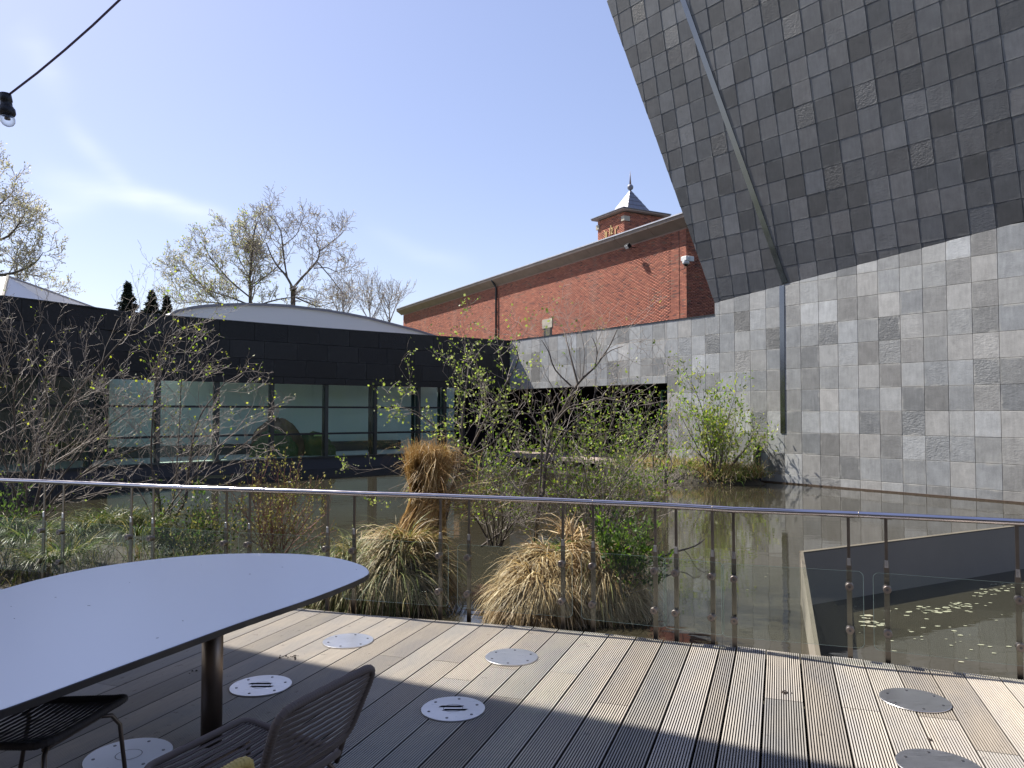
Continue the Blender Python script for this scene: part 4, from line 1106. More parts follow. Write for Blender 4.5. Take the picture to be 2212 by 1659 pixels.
cr = MB()
for (u, v) in ((255, 1214), (280, 1258), (24, 1310), (31, 1336), (192, 1308), (395, 1341), (435, 1220), (540, 1240), (120, 1290), (340, 1378), (610, 1225), (770, 1230)):
    c = at_z(u, v, .741); s_ = rng.uniform(.0015, .003); cr.box(c, (s_ * rng.uniform(1, 5), s_, .001), ((math.cos(u), math.sin(u), 0), (-math.sin(u), math.cos(u), 0), (0, 0, 1)))
tag(cr.build('crumbs', M['screw']), 'small dark crumbs and scratches on the white tabletop', kind='stuff')
def rope_chair(origin, f, mat_rope, mat_frame, label, back_h=.79, seat_z=.47, back=True):
    f = nrm([f[0], f[1], 0]); e = np.array([f[1], -f[0], 0]); Z = np.array([0, 0, 1.0]); o = np.array([origin[0], origin[1], 0.0])
    ch = empty('rope_chair' if back else 'rope_stool', o, label, 'chair' if back else 'stool', 'woven rope seats at the table')
    def Pt(x, y, z): return o + e * x + f * y + Z * z
    def loop(y0, z0, y1, z1, w0, w1, bow, r=.06, n=5):
        pts = []
        c = [(-w0, 0), (w0, 0), (w1, 1), (-w1, 1)]
        for i in range(4):
            p = np.array(c[i]); a = np.array(c[i - 1]); b = np.array(c[(i + 1) % 4])
            Ly = math.hypot(y1 - y0, z1 - z0)
            da = (a - p) * np.array([1, Ly]); db = (b - p) * np.array([1, Ly])
            da = da / np.linalg.norm(da) * r; db = db / np.linalg.norm(db) * r
            for k in range(n + 1):
                t = k / n; q = p * np.array([1, Ly]) + da * (1 - t) ** 2 + db * t ** 2
                s = q[1] / Ly
                pts.append(Pt(q[0], y0 + (y1 - y0) * s, z0 + (z1 - z0) * s + bow * math.sin(math.pi * s)))
        return pts
    sl = loop(-.22, seat_z - .01, .24, seat_z + .02, .22, .235, -.02)
    bl = loop(-.235, seat_z + .04, -.335, back_h, .215, .245, .0, .07)
    sf = MB().tube(sl, .0125, 10, closed=True).build('seat_frame', mat_rope, ch, True)
    if back: MB().tube(bl, .0135, 10, closed=True).build('back_frame', mat_rope, ch, True)
    wr = MB()
    for lp, rr, prt in ((bl if back else sl, .0152, 0),):
        m_ = len(lp)
        for i in range(m_):
            a, b = lp[i], lp[(i + 1) % m_]; ln = np.linalg.norm(b - a); k = max(1, int(ln / .011)); d = nrm(b - a)
            for j in range(k):
                c = a + (b - a) * (j + .5) / k; wr.tube([c - d * .0026, c, c + d * .0026], [.0138, .0156, .0138], 8, cap=False)
    wr.build('cord_wrap', mat_rope, ch, True)
    ro = MB()
    for k in range(34):
        s = (k + .8) / 35; w = .22 + .015 * s; z = seat_z - .01 + .03 * s - .02 * math.sin(math.pi * s); y = -.22 + .46 * s
        sag = .012 * (1 if k % 2 else .6)
        ro.tube([Pt(-w, y, z), Pt(-w * .4, y, z - sag), Pt(w * .4, y, z - sag), Pt(w, y, z)], .0036, 5, cap=False)
    ro.build('seat_cords', mat_rope, ch, True)['kind'] = 'stuff'
    rb2 = MB()
    for k in range(22 if back else 0):
        s = (k + .9) / 23.5; w = .215 + .03 * s; z = seat_z + .04 + (back_h - seat_z - .04) * s; y = -.235 - .10 * s
        bow = .022 if k % 2 else .012
        rb2.tube([Pt(-w, y, z), Pt(-w * .5, y - bow, z + .002), Pt(w * .5, y - bow, z + .002), Pt(w, y, z)], .0040, 5, cap=False)
    if back: rb2.build('back_cords', mat_rope, ch, True)['kind'] = 'stuff'
    for sx in (-1, 1):
        MB().tube([Pt(sx * .13, .16, seat_z - .03), Pt(sx * .19, .19, seat_z - .045), Pt(sx * .215, .21, seat_z - .09), Pt(sx * .23, .25, .01)], .009, 8).build('leg', mat_frame, ch, True)
        MB().tube([Pt(sx * .12, -.15, seat_z - .03), Pt(sx * .18, -.18, seat_z - .045), Pt(sx * .21, -.20, seat_z - .09), Pt(sx * .225, -.27, .01)], .009, 8).build('leg', mat_frame, ch, True)
        if back: MB().tube([Pt(sx * .205, -.20, seat_z - .05), Pt(sx * .212, -.235, seat_z + .06)], .009, 8).build('back_bracket', mat_frame, ch, True)
    MB().tube([Pt(-.17, .17, seat_z - .035), Pt(.17, .17, seat_z - .035)], .008, 8).build('cross_bar', mat_frame, ch, True)
    return ch
rope_chair((-.88, 2.63), (-.91, .42), M['rope'], M['leg'], 'taupe rope chair with its back to the camera in front of the table leg', .775, .48)
rope_chair((-1.86, 3.05), (.99, -.13), M['rope_dark'], M['leg'], 'dark woven rope stool tucked under the left side of the table', .70, .45, back=False)
rope_chair((-1.04, 1.84), (-.93, .36), M['yellow'], M['leg'], 'yellow corded chair back showing only its corner at the bottom edge', .80, .47)

# ------------------------------------------------------------------ string light
cbl = empty('string_light', at_y(13, 225, 2.6), 'black festoon cable with one clear bulb hanging against the sky', 'string light')
bp = at_y(16, 207, 2.6)
pts = [at_y(258 + 60, -52, 2.5), at_y(257, 1, 2.5), at_y(200, 55, 2.52), at_y(140, 108, 2.54), at_y(80, 158, 2.57), bp, at_y(-20, 202, 2.63), at_y(-120, 195, 2.7)]
MB().tube(pts, .0037, 8).build('cable', M['cable'], cbl, True)
ax3 = (np.array([1, 0, 0]), np.array([0, 1, 0]), nrm([-.10, 0, 1.0]))
bp2 = bp + np.array([-.006, 0, 0])
MB().lathe(bp2, [(.006, .010), (.017, .008), (.019, -.006), (.020, -.018), (.018, -.020), (.0185, -.034), (.020, -.036), (.026, -.046), (.027, -.060), (.023, -.068), (.008, -.069)], 20, ax3).build('socket', M['black_plastic'], cbl, True)
MB().lathe(bp2, [(.013, -.064), (.020, -.070), (.0235, -.080), (.0225, -.092), (.016, -.102), (.007, -.1065), (.0, -.107)], 24, ax3).build('bulb', M['bulb_glass'], cbl, True)
MB().lathe(bp2, [(.006, -.066), (.007, -.076), (.010, -.078), (.009, -.083), (.0, -.084)], 10, ax3).build('filament', M['clamp'], cbl, True)

# ------------------------------------------------------------------ unseen roof overhang above the viewer, placed and sized to shade the near deck
q0 = np.array([-.83, 4.89]); q1 = np.array([1.73, 3.57]); dl = nrm([*(q1 - q0), 0]); hz_ = 8.0
off = np.array([SUN_DIR.x / SUN_DIR.z * hz_, SUN_DIR.y / SUN_DIR.z * hz_, 0])
c_ = np.array([q0[0], q0[1], hz_]) + off; inn = np.array([dl[1], -dl[0], 0]); inn = inn if inn[1] < 0 else -inn
aw = empty('shading_roof', (-4, -5, 0), 'unseen high thin roof overhang placed to shade the near part of the deck', 'roof')
MB().prism([c_ - dl * 8, c_ + dl * 9, c_ + dl * 9 + inn * 5.2, c_ - dl * 8 + inn * 5.2], (0, 0, .15)).build('slab', M['awning'], aw)
for t in (-8, 1):
    p = c_ + dl * t + inn * 5.0
    if t == -8: p = p - dl * 0
    MB().tube([(p[0], p[1], -.5), (p[0], p[1], 8.0)], .12, 12).build('column', M['dark_metal'], aw, True)
cafe = empty('cafe_building', (-4, -6, -.5), 'dark building with tall windows standing behind the terrace', 'building')
MB().box((-4, -7.5, 3.5), (34, 5, 8.2)).build('wall', M['plinth'], cafe)
for k in range(12):
    wd = MB().box((-19 + k * 2.7, -4.98, 1.6), (2.2, .06, 3.0)).build('window', M['dark_metal'], cafe)
    MB().box((-19 + k * 2.7, -4.93, 1.6), (2.0, .02, 2.8)).build('pane', M['charcoal_glass'], wd)

# ------------------------------------------------------------------ vegetation
class Wood:
    """collects branch polylines, builds them as tapered tubes in batches; also remembers twig tips for leaves"""
    def __init__(s, seed): s.r = random.Random(seed); s.lines = []; s.tips = []
    def grow(s, p, d, length, r0, level, P):
        r = s.r; n = 5 if level >= 1 else 4; pts = [p.copy()]; q = p.copy(); dd = d.copy(); seg = length / n
        for i in range(n):
            w = P['wob'] * (1.0 if level else 1.4)
            dd = nrm(dd + np.array([r.gauss(0, w), r.gauss(0, w), r.gauss(0, w) + P['up']]))
            q = q + dd * seg; pts.append(q.copy())
        s.add(pts, r0, max(r0 * .35, P['rmin']), level, P)
    def add(s, pts, r0, r1, level, P):
        r = s.r; m_ = len(pts)
        s.lines.append((np.array(pts), np.linspace(r0, r1, m_)))
        L_ = sum(np.linalg.norm(pts[i + 1] - pts[i]) for i in range(m_ - 1))
        if level <= 0:
            for i in range(1, m_): s.tips.append((pts[i], nrm(pts[i] - pts[i - 1]), i == m_ - 1))
            return
        k = max(2, int(L_ * P['dens'][level] * r.uniform(.8, 1.2)))
        for j in range(k):
            t = P['t0'] + (1 - P['t0']) * (j + r.random()) / k
            f_ = min(t, .999) * (m_ - 1); i = int(f_); pt = pts[i] + (pts[i + 1] - pts[i]) * (f_ - i); tg = nrm(pts[i + 1] - pts[i])
            v = np.array([r.gauss(0, 1), r.gauss(0, 1), r.gauss(0, 1) + P['lift']]); v = v - tg * np.dot(v, tg); v = nrm(v)
            a = R(r.uniform(*P['ang'])); d = tg * math.cos(a) + v * math.sin(a)
            rr = (r0 + (r1 - r0) * t)
            ln = P['len'][level] * r.uniform(.55, 1.25) * (1.15 - .5 * t)
            s.grow(pt, d, ln, max(min(rr * .45, .0035 * level ** 1.5 if P['rmin'] < .003 else 9), P['rmin']), level - 1, P)
    def mesh(s, name, mat, parent, big=.012):
        groups = {}
        for pts, rr in s.lines:
            groups.setdefault((len(pts), 6 if rr[0] > big else 3), []).append((pts, rr))
        V, Fc, b = [], [], 0
        for (m_, n), L_ in groups.items():
            Pm = np.array([l[0] for l in L_]); Rm = np.array([l[1] for l in L_])
            T = np.empty_like(Pm); T[:, 1:-1] = Pm[:, 2:] - Pm[:, :-2]; T[:, 0] = Pm[:, 1] - Pm[:, 0]; T[:, -1] = Pm[:, -1] - Pm[:, -2]
            T /= np.linalg.norm(T, axis=2, keepdims=True) + 1e-9
            ref = np.where(np.abs(T[..., 2:3]) < .9, np.array([0, 0, 1.0]), np.array([1.0, 0, 0]))
            A = np.cross(T, ref); A /= np.linalg.norm(A, axis=2, keepdims=True) + 1e-9; B = np.cross(T, A)
            ang = np.arange(n) * 2 * math.pi / n
            ring_ = Pm[:, :, None] + Rm[:, :, None, None] * (A[:, :, None] * np.cos(ang)[None, None, :, None] + B[:, :, None] * np.sin(ang)[None, None, :, None])
            N_ = len(L_); V.append(ring_.reshape(-1, 3))
            i = np.arange(m_ - 1)[:, None]; k = np.arange(n)[None]
            q = np.stack([i * n + k, i * n + (k + 1) % n, (i + 1) * n + (k + 1) % n, (i + 1) * n + k], -1).reshape(-1, 4)
            Fc.append((np.arange(N_)[:, None, None] * (m_ * n) + q[None]).reshape(-1, 4) + b); b += N_ * m_ * n
        return obj(name, np.concatenate(V), np.concatenate(Fc), mat, parent, True)
def leaves(name, sites, mat, parent, size, cols, per=1, seed=1, spread=.02, narrow=.5, droop=0.0):
    """folded leaf blades (two quads) at given (point, direction) sites"""
    r = np.random.RandomState(seed); n0 = len(sites)
    if n0 == 0: return None
    P = np.repeat(np.array([s_[0] for s_ in sites]), per, 0); D = np.repeat(np.array([s_[1] for s_ in sites]), per, 0); n = len(P)
    P = P + r.randn(n, 3) * spread
    D = D + r.randn(n, 3) * .8 + np.array([0, 0, .25 - droop]); D /= np.linalg.norm(D, axis=1, keepdims=True)
    X = np.cross(D, r.randn(n, 3)); X /= np.linalg.norm(X, axis=1, keepdims=True); Nn = np.cross(D, X)
    s_ = size * (.55 + .9 * r.rand(n))[:, None]
    V = np.stack([P, P + D * s_ * .5 + X * s_ * narrow * .5 + Nn * s_ * .08, P + D * s_, P + D * s_ * .5 - X * s_ * narrow * .5 + Nn * s_ * .08], 1)
    Fc = np.arange(n * 4).reshape(n, 4)
    cols = np.array(cols); c = cols[r.randint(0, len(cols), n)] * (.75 + .5 * r.rand(n))[:, None]
    T = np.repeat(np.concatenate([c, np.ones((n, 1))], 1), 4, 0)
    o_ = obj(name, V.reshape(-1, 3), Fc, mat, parent, tint=T); o_['kind'] = 'stuff'; return o_
def pick(tips, frac, rnd, fn=None): return [t for t in tips if rnd.random() < (frac if fn is None else frac * fn(t))]
def sky_pts(uv, y0, dy, rnd):
    """limb drawn along sight lines at distance y0, wandering in depth"""
    y = y0; out = []; a = rnd.uniform(-dy, dy)
    for i, (u, v) in enumerate(uv):
        out.append(at_y(u, v, y0 + a * i / max(1, len(uv) - 1) + rnd.gauss(0, dy * .08)))
    # smooth once by subdivision
    res = [out[0]]
    for i in range(len(out) - 1):
        p0 = out[max(i - 1, 0)]; p1, p2 = out[i], out[i + 1]; p3 = out[min(i + 2, len(out) - 1)]
        for t in (.33, .66, 1.0):
            res.append(.5 * ((2 * p1) + (-p0 + p2) * t + (2 * p0 - 5 * p1 + 4 * p2 - p3) * t * t + (-p0 + 3 * p1 - 3 * p2 + p3) * t ** 3))
    return res
def tree(name, label, cat, group, base, limbs, P, y0, dy, seed, mat, leafcfg=None, trunk_r=.05, twig_mat=None):
    """limbs: list of (uv polyline, start radius, end radius, level)"""
    e = empty(name, base, label, cat, group); rnd = random.Random(seed)
    tr = Wood(seed); tw = Wood(seed + 1)
    for uv, r0, r1, lev in limbs:
        pts = sky_pts(uv, y0, dy, rnd)
        tr.lines.append((np.array(pts), np.linspace(r0, r1, len(pts))))
        k = len(tw.lines); tw.add(pts, r0, r1, lev, P); tw.lines.pop(k)
    tr.mesh('trunk', mat, e)
    if tw.lines: tw.mesh('twigs', twig_mat or mat, e)['kind'] = 'stuff'
    if leafcfg:
        for (frac, size, cols, per, narrow, spread, fn) in leafcfg:
            leaves('crown', pick(tw.tips, frac, rnd, fn), M['leaf'], e, size, cols, per, seed + 5, spread, narrow)
    return e, tw
YG = [(.30, .34, .05), (.24, .32, .05), (.36, .38, .08), (.18, .27, .05)]
OLIVE = [(.17, .17, .05), (.22, .20, .08), (.13, .15, .04), (.28, .25, .10)]
PALEB = [(.38, .35, .21), (.31, .30, .17), (.42, .38, .27), (.26, .26, .14)]
DG = [(.045, .085, .022), (.07, .11, .03), (.10, .15, .04), (.035, .06, .02)]

# --- far trees behind the roofs
PF = dict(wob=.13, up=.05, dens={3: 2.2, 2: 4.2, 1: 6.0}, len={3: 1.9, 2: 1.1, 1: .55}, ang=(28, 62), t0=.12, lift=.25, rmin=.012)
def gz(u, y): p = at_y(u, 800, y); return (p[0], p[1], -1)
tree('budding_tree', 'tall budding yellow green tree holding a dark nest, left half of the central crown', 'tree', 'trees behind the pavilion roof', gz(540, 52),
     [([(541, 900), (541, 660), (540, 609), (542, 571), (545, 541), (548, 507), (556, 477)], 0.136, .03, 3),
      ([(541, 660), (500, 643), (450, 626), (420, 600), (400, 579), (370, 575)], 0.068, .02, 3),
      ([(541, 643), (500, 609), (470, 575), (450, 550), (440, 524)], 0.061, .02, 3),
      ([(540, 626), (570, 600), (600, 575), (610, 550)], 0.048, .02, 2),
      ([(540, 600), (520, 566), (505, 532), (500, 498)], 0.041, .02, 3),
      ([(541, 665), (600, 647), (650, 643), (690, 656)], 0.061, .02, 2),
      ([(541, 670), (480, 656), (430, 652), (385, 656)], 0.061, .02, 3),
      ([(542, 575), (560, 541), (575, 507), (580, 486)], 0.041, .02, 2)],
     PF, 52, 2.5, 31, M['bark'], [(.45, .12, PALEB, 2, .5, .08, None), (.10, .14, YG, 1, .6, .08, lambda t: 1.0 if t[0][0] < -16.5 else .3)], twig_mat=M['twig'])
PB = dict(wob=.17, up=.06, dens={3: 2.0, 2: 3.8, 1: 6.0}, len={3: 1.9, 2: 1.1, 1: .55}, ang=(30, 70), t0=.2, lift=.15, rmin=.012)
tree('bare_tree', 'tall bare tree with a dark forked trunk, right half of the central crown', 'tree', 'trees behind the pavilion roof', gz(633, 50),
     [([(633, 900), (633, 660), (633, 623)], 0.143, .17, 1),
      ([(633, 623), (618, 596), (600, 575), (585, 550), (575, 524)], 0.088, .03, 3),
      ([(620, 599), (614, 562), (610, 528), (606, 498), (590, 473), (578, 463)], 0.068, .02, 3),
      ([(633, 623), (652, 600), (672, 579), (686, 562), (690, 541), (684, 524), (686, 498)], 0.088, .02, 3),
      ([(678, 580), (705, 578), (730, 588), (755, 584)], 0.041, .015, 3),
      ([(688, 545), (715, 524), (735, 507), (742, 498)], 0.034, .015, 3),
      ([(686, 566), (715, 600), (735, 626), (750, 643)], 0.041, .015, 3),
      ([(640, 643), (670, 656), (690, 662), (720, 652)], 0.054, .02, 3),
      ([(633, 643), (645, 630), (665, 624), (690, 630)], 0.034, .02, 3),
      ([(610, 532), (640, 507), (650, 482), (655, 473)], 0.034, .015, 3)],
     PB, 50, 2.5, 47, M['bark'], [(.2, .10, PALEB, 1, .5, .05, None)], twig_mat=M['twig'])
PSm = dict(wob=.15, up=.10, dens={2: 2.6, 1: 4.6}, len={2: 2.0, 1: 1.0}, ang=(25, 55), t0=.15, lift=.3, rmin=.012)
for (u, top, wdt, sd_, lab) in ((742, 612, 30, 61, 'pale bare tree just right of the forked tree'), (800, 605, 34, 62, 'taller thin bare tree halfway between forked tree and brick hall'), (842, 640, 26, 63, 'small thin bare tree nearest the brick hall')):
    tree('bare_tree', lab, 'tree', 'small bare trees beside the brick hall', gz(u, 60),
         [([(u, 900), (u, 700), (u - 2, 660), (u + 4, top)], .08, .015, 2), ([(u, 700), (u - wdt * .6, 660), (u - wdt, 632)], .05, .012, 2), ([(u, 695), (u + wdt * .6, 655), (u + wdt, 628)], .05, .012, 2)],
         PSm, 60, 1.5, sd_, M['twig'], [(.15, .10, PALEB, 1, .5, .05, None)])
tree('blossoming_tree', 'large pale budding tree cut by the left edge of the picture', 'tree', 'trees behind the pavilion roof', gz(-60, 44),
     [([(-92, 900), (-82, 650), (-72, 560), (-52, 480), (-37, 400), (-24, 345)], .28, .03, 3),
      ([(-77, 640), (-22, 600), (28, 590), (73, 570), (93, 545)], .12, .02, 3),
      ([(-77, 640), (-12, 625), (48, 620), (98, 635), (118, 640)], .12, .02, 3),
      ([(-72, 560), (-32, 530), (18, 510), (43, 480), (48, 470)], .10, .02, 3),
      ([(-52, 480), (-12, 450), (13, 430), (28, 415)], .08, .02, 3),
      ([(-82, 620), (-152, 540), (-192, 470), (-212, 420)], .12, .02, 2),
      ([(-32, 425), (-7, 400), (-2, 380)], .05, .015, 3)],
     PF, 44, 2.5, 71, M['bark'], [(.5, .12, PALEB, 2, .55, .08, None)], twig_mat=M['twig'])
# nest
nw = Wood(5); nc = at_y(544, 533, 51.8); ne = None
for _ in range(260):
    a, b_ = nw.r.uniform(0, 6.28), nw.r.gauss(0, .35); rr = .42 * nw.r.uniform(.5, 1.0)
    p = nc + np.array([math.cos(a) * rr, math.sin(a) * rr, b_ * .45 * (1 if nw.r.random() < .8 else 1.6)]); d = nrm(np.array([-math.sin(a), math.cos(a), nw.r.gauss(0, .4)]))
    nw.lines.append((np.array([p - d * .3, p, p + d * .3]), np.array([.02, .025, .01])))
tag(nw.mesh('bird_nest', M['nest'], None), 'dark twiggy bird nest high in the budding tree', 'nest')
# conifers
def conifer(u, vtop, vbot, wdt, y, seed, label):
    top = at_y(u, vtop, y); bot = at_y(u, vbot + 22, y); H_ = top[2] - bot[2]; e = empty('conifer', (bot[0], bot[1], -1), label, 'tree', 'dark conifers behind the fascia')
    MB().tube([np.array([top[0], top[1], -1]), np.array([top[0], top[1], bot[2]]), top], [.14, .10, .01], 6).build('trunk', M['bark'], e)
    r = random.Random(seed); W = wdt / F * y; sites = []
    lines = Wood(seed)
    for k in range(210):
        a = r.uniform(0, 6.28); t = r.random() ** .8; z = bot[2] + H_ * t; rad = W * (1 - t) ** .95 * r.uniform(.3, 1.15) * (.8 + .35 * math.sin(t * 26 + seed + 1.3 * math.sin(a))) + .03
        p0 = np.array([top[0], top[1], z]); p1 = p0 + np.array([math.cos(a) * rad, math.sin(a) * rad, rad * r.uniform(-.25, .1)])
        p2 = p1 + (p1 - p0) * .12 + np.array([0, 0, .06 * rad])
        lines.lines.append((np.array([p0, p1, p2]), np.array([.03, .015, .006])))
        m_ = int(7 + 12 * rad)
        for j in range(m_):
            s_ = (j + r.random()) / m_; c = p0 + (p1 - p0) * (.25 + .8 * s_); sites.append((c, nrm((p1 - p0) + np.array([0, 0, -.1]))))
    for _ in range(60): t = r.random(); sites.append((top - np.array([r.gauss(0, .06), r.gauss(0, .06), t * .9]), np.array([0, 0, 1.0])))
    lines.mesh('boughs', M['bark'], e)
    leaves('crown', sites, M['needle'], e, .13, [(.012, .022, .012), (.02, .032, .016), (.008, .014, .009)], 6, seed, .045, .42, .2)
conifer(276, 612, 676, 30, 46, 3, 'tallest dark conifer, left of the three')
conifer(328, 630, 682, 28, 47, 4, 'middle dark conifer of the three')
conifer(360, 643, 676, 15, 48, 9, 'smallest dark conifer beside the white vault')

# --- ground forms by the water
def mound(name, cx_, cy_, rx, ry, h, z0, mat, seed, parent=None, n=30, m=9, amp=.10, ang=0.0):
    r = np.random.RandomState(seed); ph = r.rand(8) * 6.28; V = []; Fc = []
    ca, sa = math.cos(ang), math.sin(ang)
    for j in range(m + 1):
        t = j / m
        for i in range(n):
            a = 2 * math.pi * i / n; k = 1 + amp * (math.sin(2 * a + ph[0]) + .7 * math.sin(5 * a + ph[1]) + .4 * math.sin(9 * a + ph[2]))
            q = math.cos(t * math.pi / 2); zz = math.sin(t * math.pi / 2) ** .8
            x, y = rx * k * q * math.cos(a), ry * k * q * math.sin(a)
            V.append((cx_ + x * ca - y * sa, cy_ + x * sa + y * ca, z0 + h * zz * (1 + .12 * math.sin(3 * a + ph[3]) * (1 - t) + .08 * math.sin(7 * a + ph[4] + 5 * t))))
    for j in range(m):
        for i in range(n): Fc.append((j * n + i, j * n + (i + 1) % n, (j + 1) * n + (i + 1) % n, (j + 1) * n + i))
    return obj(name, V, Fc, mat, parent, True)
bank = mound('bank', -7.4, 9.6, 5.3, 1.75, .62, -.62, M['soil'], 4, None, 60, 10, .04, R(-17)); tag(bank, 'dark earth bank at the left of the pond', kind='structure')
isl = mound('islet', 5.3, 23.6, 2.9, 1.15, .62, -.62, M['soil'], 6, None, 50, 8, .06, R(-53)); tag(isl, 'small earth spit at the foot of the slate wall', kind='structure')

def blades(name, base, dirs, length, width, droop, cols, mat, parent=None, seed=1, seg=4, tipw=.15):
    """grass blades bending along their direction under their own weight"""
    r = np.random.RandomState(seed); n = len(base); L_ = (length * (.6 + .7 * r.rand(n)))
    D = dirs / np.linalg.norm(dirs, axis=1, keepdims=True); S = np.cross(D, np.array([0, 0, 1.0]) + r.randn(n, 3) * .25); S /= np.linalg.norm(S, axis=1, keepdims=True) + 1e-9
    dr = droop * (.6 + .8 * r.rand(n)); P = base.copy(); V = []; d = D.copy()
    for k in range(seg + 1):
        w = width * (1 - (1 - tipw) * (k / seg) ** 1.4) * .5; V.append(P - S * w); V.append(P + S * w)
        d = d + np.stack([np.zeros(n), np.zeros(n), -dr / seg * (.4 + 1.2 * k / seg)], 1) + r.randn(n, 3) * .05; d /= np.linalg.norm(d, axis=1, keepdims=True)
        P = P + d * (L_ / seg)[:, None]
    V = np.stack(V, 1); m_ = 2 * (seg + 1)
    q = np.array([(2 * k, 2 * k + 1, 2 * k + 3, 2 * k + 2) for k in range(seg)])
    Fc = (np.arange(n)[:, None, None] * m_ + q[None]).reshape(-1, 4)
    cols = np.array(cols); c = cols[r.randint(0, len(cols), n)] * (.7 + .6 * r.rand(n))[:, None]
    T = np.repeat(np.concatenate([c, np.ones((n, 1))], 1), m_, 0)
    return obj(name, V.reshape(-1, 3), Fc, mat, parent, tint=T)
STRAW = [(.46, .33, .16), (.38, .26, .115), (.56, .43, .24), (.22, .14, .06), (.70, .57, .36), (.30, .20, .09)]
GSTRAW = [(.22, .22, .065), (.16, .18, .045), (.34, .29, .12), (.12, .15, .03), (.46, .38, .19), (.24, .17, .08)]
GREEN = [(.10, .19, .03), (.15, .25, .04), (.20, .29, .06), (.08, .14, .025), (.26, .30, .08)]
ORANGE = [(.36, .22, .085), (.44, .30, .13), (.25, .145, .06), (.56, .42, .22)]
def tussock(cx_, cy_, rad, h, n, cols, seed, label, length=.62, extra=None, lean=(0, 0), group='grass tussocks growing in the pond'):
    e = empty('grass_tussock', (cx_, cy_, WZ), label, 'grass tussock', group)
    mound('root_mass', cx_, cy_, rad * .72, rad * .66, h * .80 + .2, WZ - .2, M['soil'], seed, e)
    r = np.random.RandomState(seed)
    a = r.rand(n) * 6.2832; q = np.sqrt(r.rand(n)) * .85; t = q
    k = 1 + .16 * np.sin(3 * a + seed) + .1 * np.sin(5 * a + 2 * seed)
    z = WZ + h * np.sqrt(np.clip(1 - t ** 2 * .9, 0, 1)) * (1 + .1 * np.sin(4 * a + seed * 2))
    B = np.stack([cx_ + rad * .8 * q * k * np.cos(a), cy_ + rad * .8 * q * k * np.sin(a), z - .05], 1)
    w = .7 * np.sin(2 * a + seed) + .5 * np.sin(7 * a)          # combed swirls
    nc_ = 46; lab = r.randint(0, nc_, n); ca_ = r.rand(nc_) * 6.2832; cq = np.sqrt(r.rand(nc_)) * .8
    cc_ = np.stack([cx_ + rad * .8 * cq * np.cos(ca_), cy_ + rad * .8 * cq * np.sin(ca_)], 1)
    swa = ca_ + r.randn(nc_) * .9; B[:, :2] = cc_[lab] + r.randn(n, 2) * rad * .10; tt = cq[lab]
    hump = np.clip(1 + .34 * r.randn(nc_), .3, 1.5)[lab]; B[:, 2] = WZ + h * np.sqrt(np.clip(1 - tt ** 2, .05, 1)) * hump - .08
    an = swa[lab] + r.randn(n) * .5
    D = np.stack([np.cos(an) * (.55 + tt) + lean[0], np.sin(an) * (.55 + tt) + lean[1], .75 - .6 * tt + .28 * r.randn(n)], 1)
    blades('blades', B, D, length * .66, .0125, 1.9, cols, M['straw'], e, seed, 5)
    m_ = int(n * .75); lab = r.randint(0, 34, m_); ga = r.rand(34) * 6.2832; gr = .50 + .30 * r.rand(34); gh = .15 + .8 * r.rand(34)
    a = ga[lab] + r.randn(m_) * .13; q = gr[lab]
    B2 = np.stack([cx_ + rad * q * np.cos(a), cy_ + rad * q * np.sin(a), WZ + h * gh[lab] * (1.05 - .2 * q) + .03 * r.randn(m_)], 1)
    a3 = a + (r.randn(34) * .5)[lab]
    D2 = np.stack([np.cos(a3) * .8 + lean[0], np.sin(a3) * .8 + lean[1], .05 + .3 * r.randn(m_)], 1)
    blades('hanging_blades', B2, D2, length * .78, .011, 3.0, [tuple(x * .8 for x in c) for c in cols], M['straw'], e, seed + 1, 5)
    m_ = n // 12; a = r.rand(m_) * 6.2832; B3 = np.stack([cx_ + rad * .55 * np.cos(a), cy_ + rad * .55 * np.sin(a), WZ + h * (.5 + .5 * r.rand(m_))], 1)
    blades('stray_blades', B3, np.stack([np.cos(a) + .6 * r.randn(m_), np.sin(a) + .6 * r.randn(m_), .5 + .6 * r.randn(m_)], 1), length * .75, .007, 1.6, cols, M['straw'], e, seed + 2, 5)
    if extra: extra(e)
    return e
tussock(-1.62, 8.25, .54, .42, 2500, GSTRAW, 12, 'green and straw tussock drooping into the water, just right of the table tip', .72)
tussock(-1.12, 8.3, .46, .50, 2500, GSTRAW + STRAW, 13, 'taller straw tussock under the dry reed sheaf', .75)
tussock(.28, 7.7, .38, .40, 2800, STRAW, 14, 'dry golden tussock at the left of the islet of straw', .62, lean=(-.2, -.1))
tussock(.50, 7.95, .50, .58, 2500, STRAW, 15, 'highest dry tussock at the middle of the straw islet', .60, lean=(0, -.25))
tussock(.90, 7.9, .40, .46, 2800, STRAW + GSTRAW[:1], 16, 'dry tussock at the right of the islet beside the dark green plant', .62, lean=(.2, -.15))

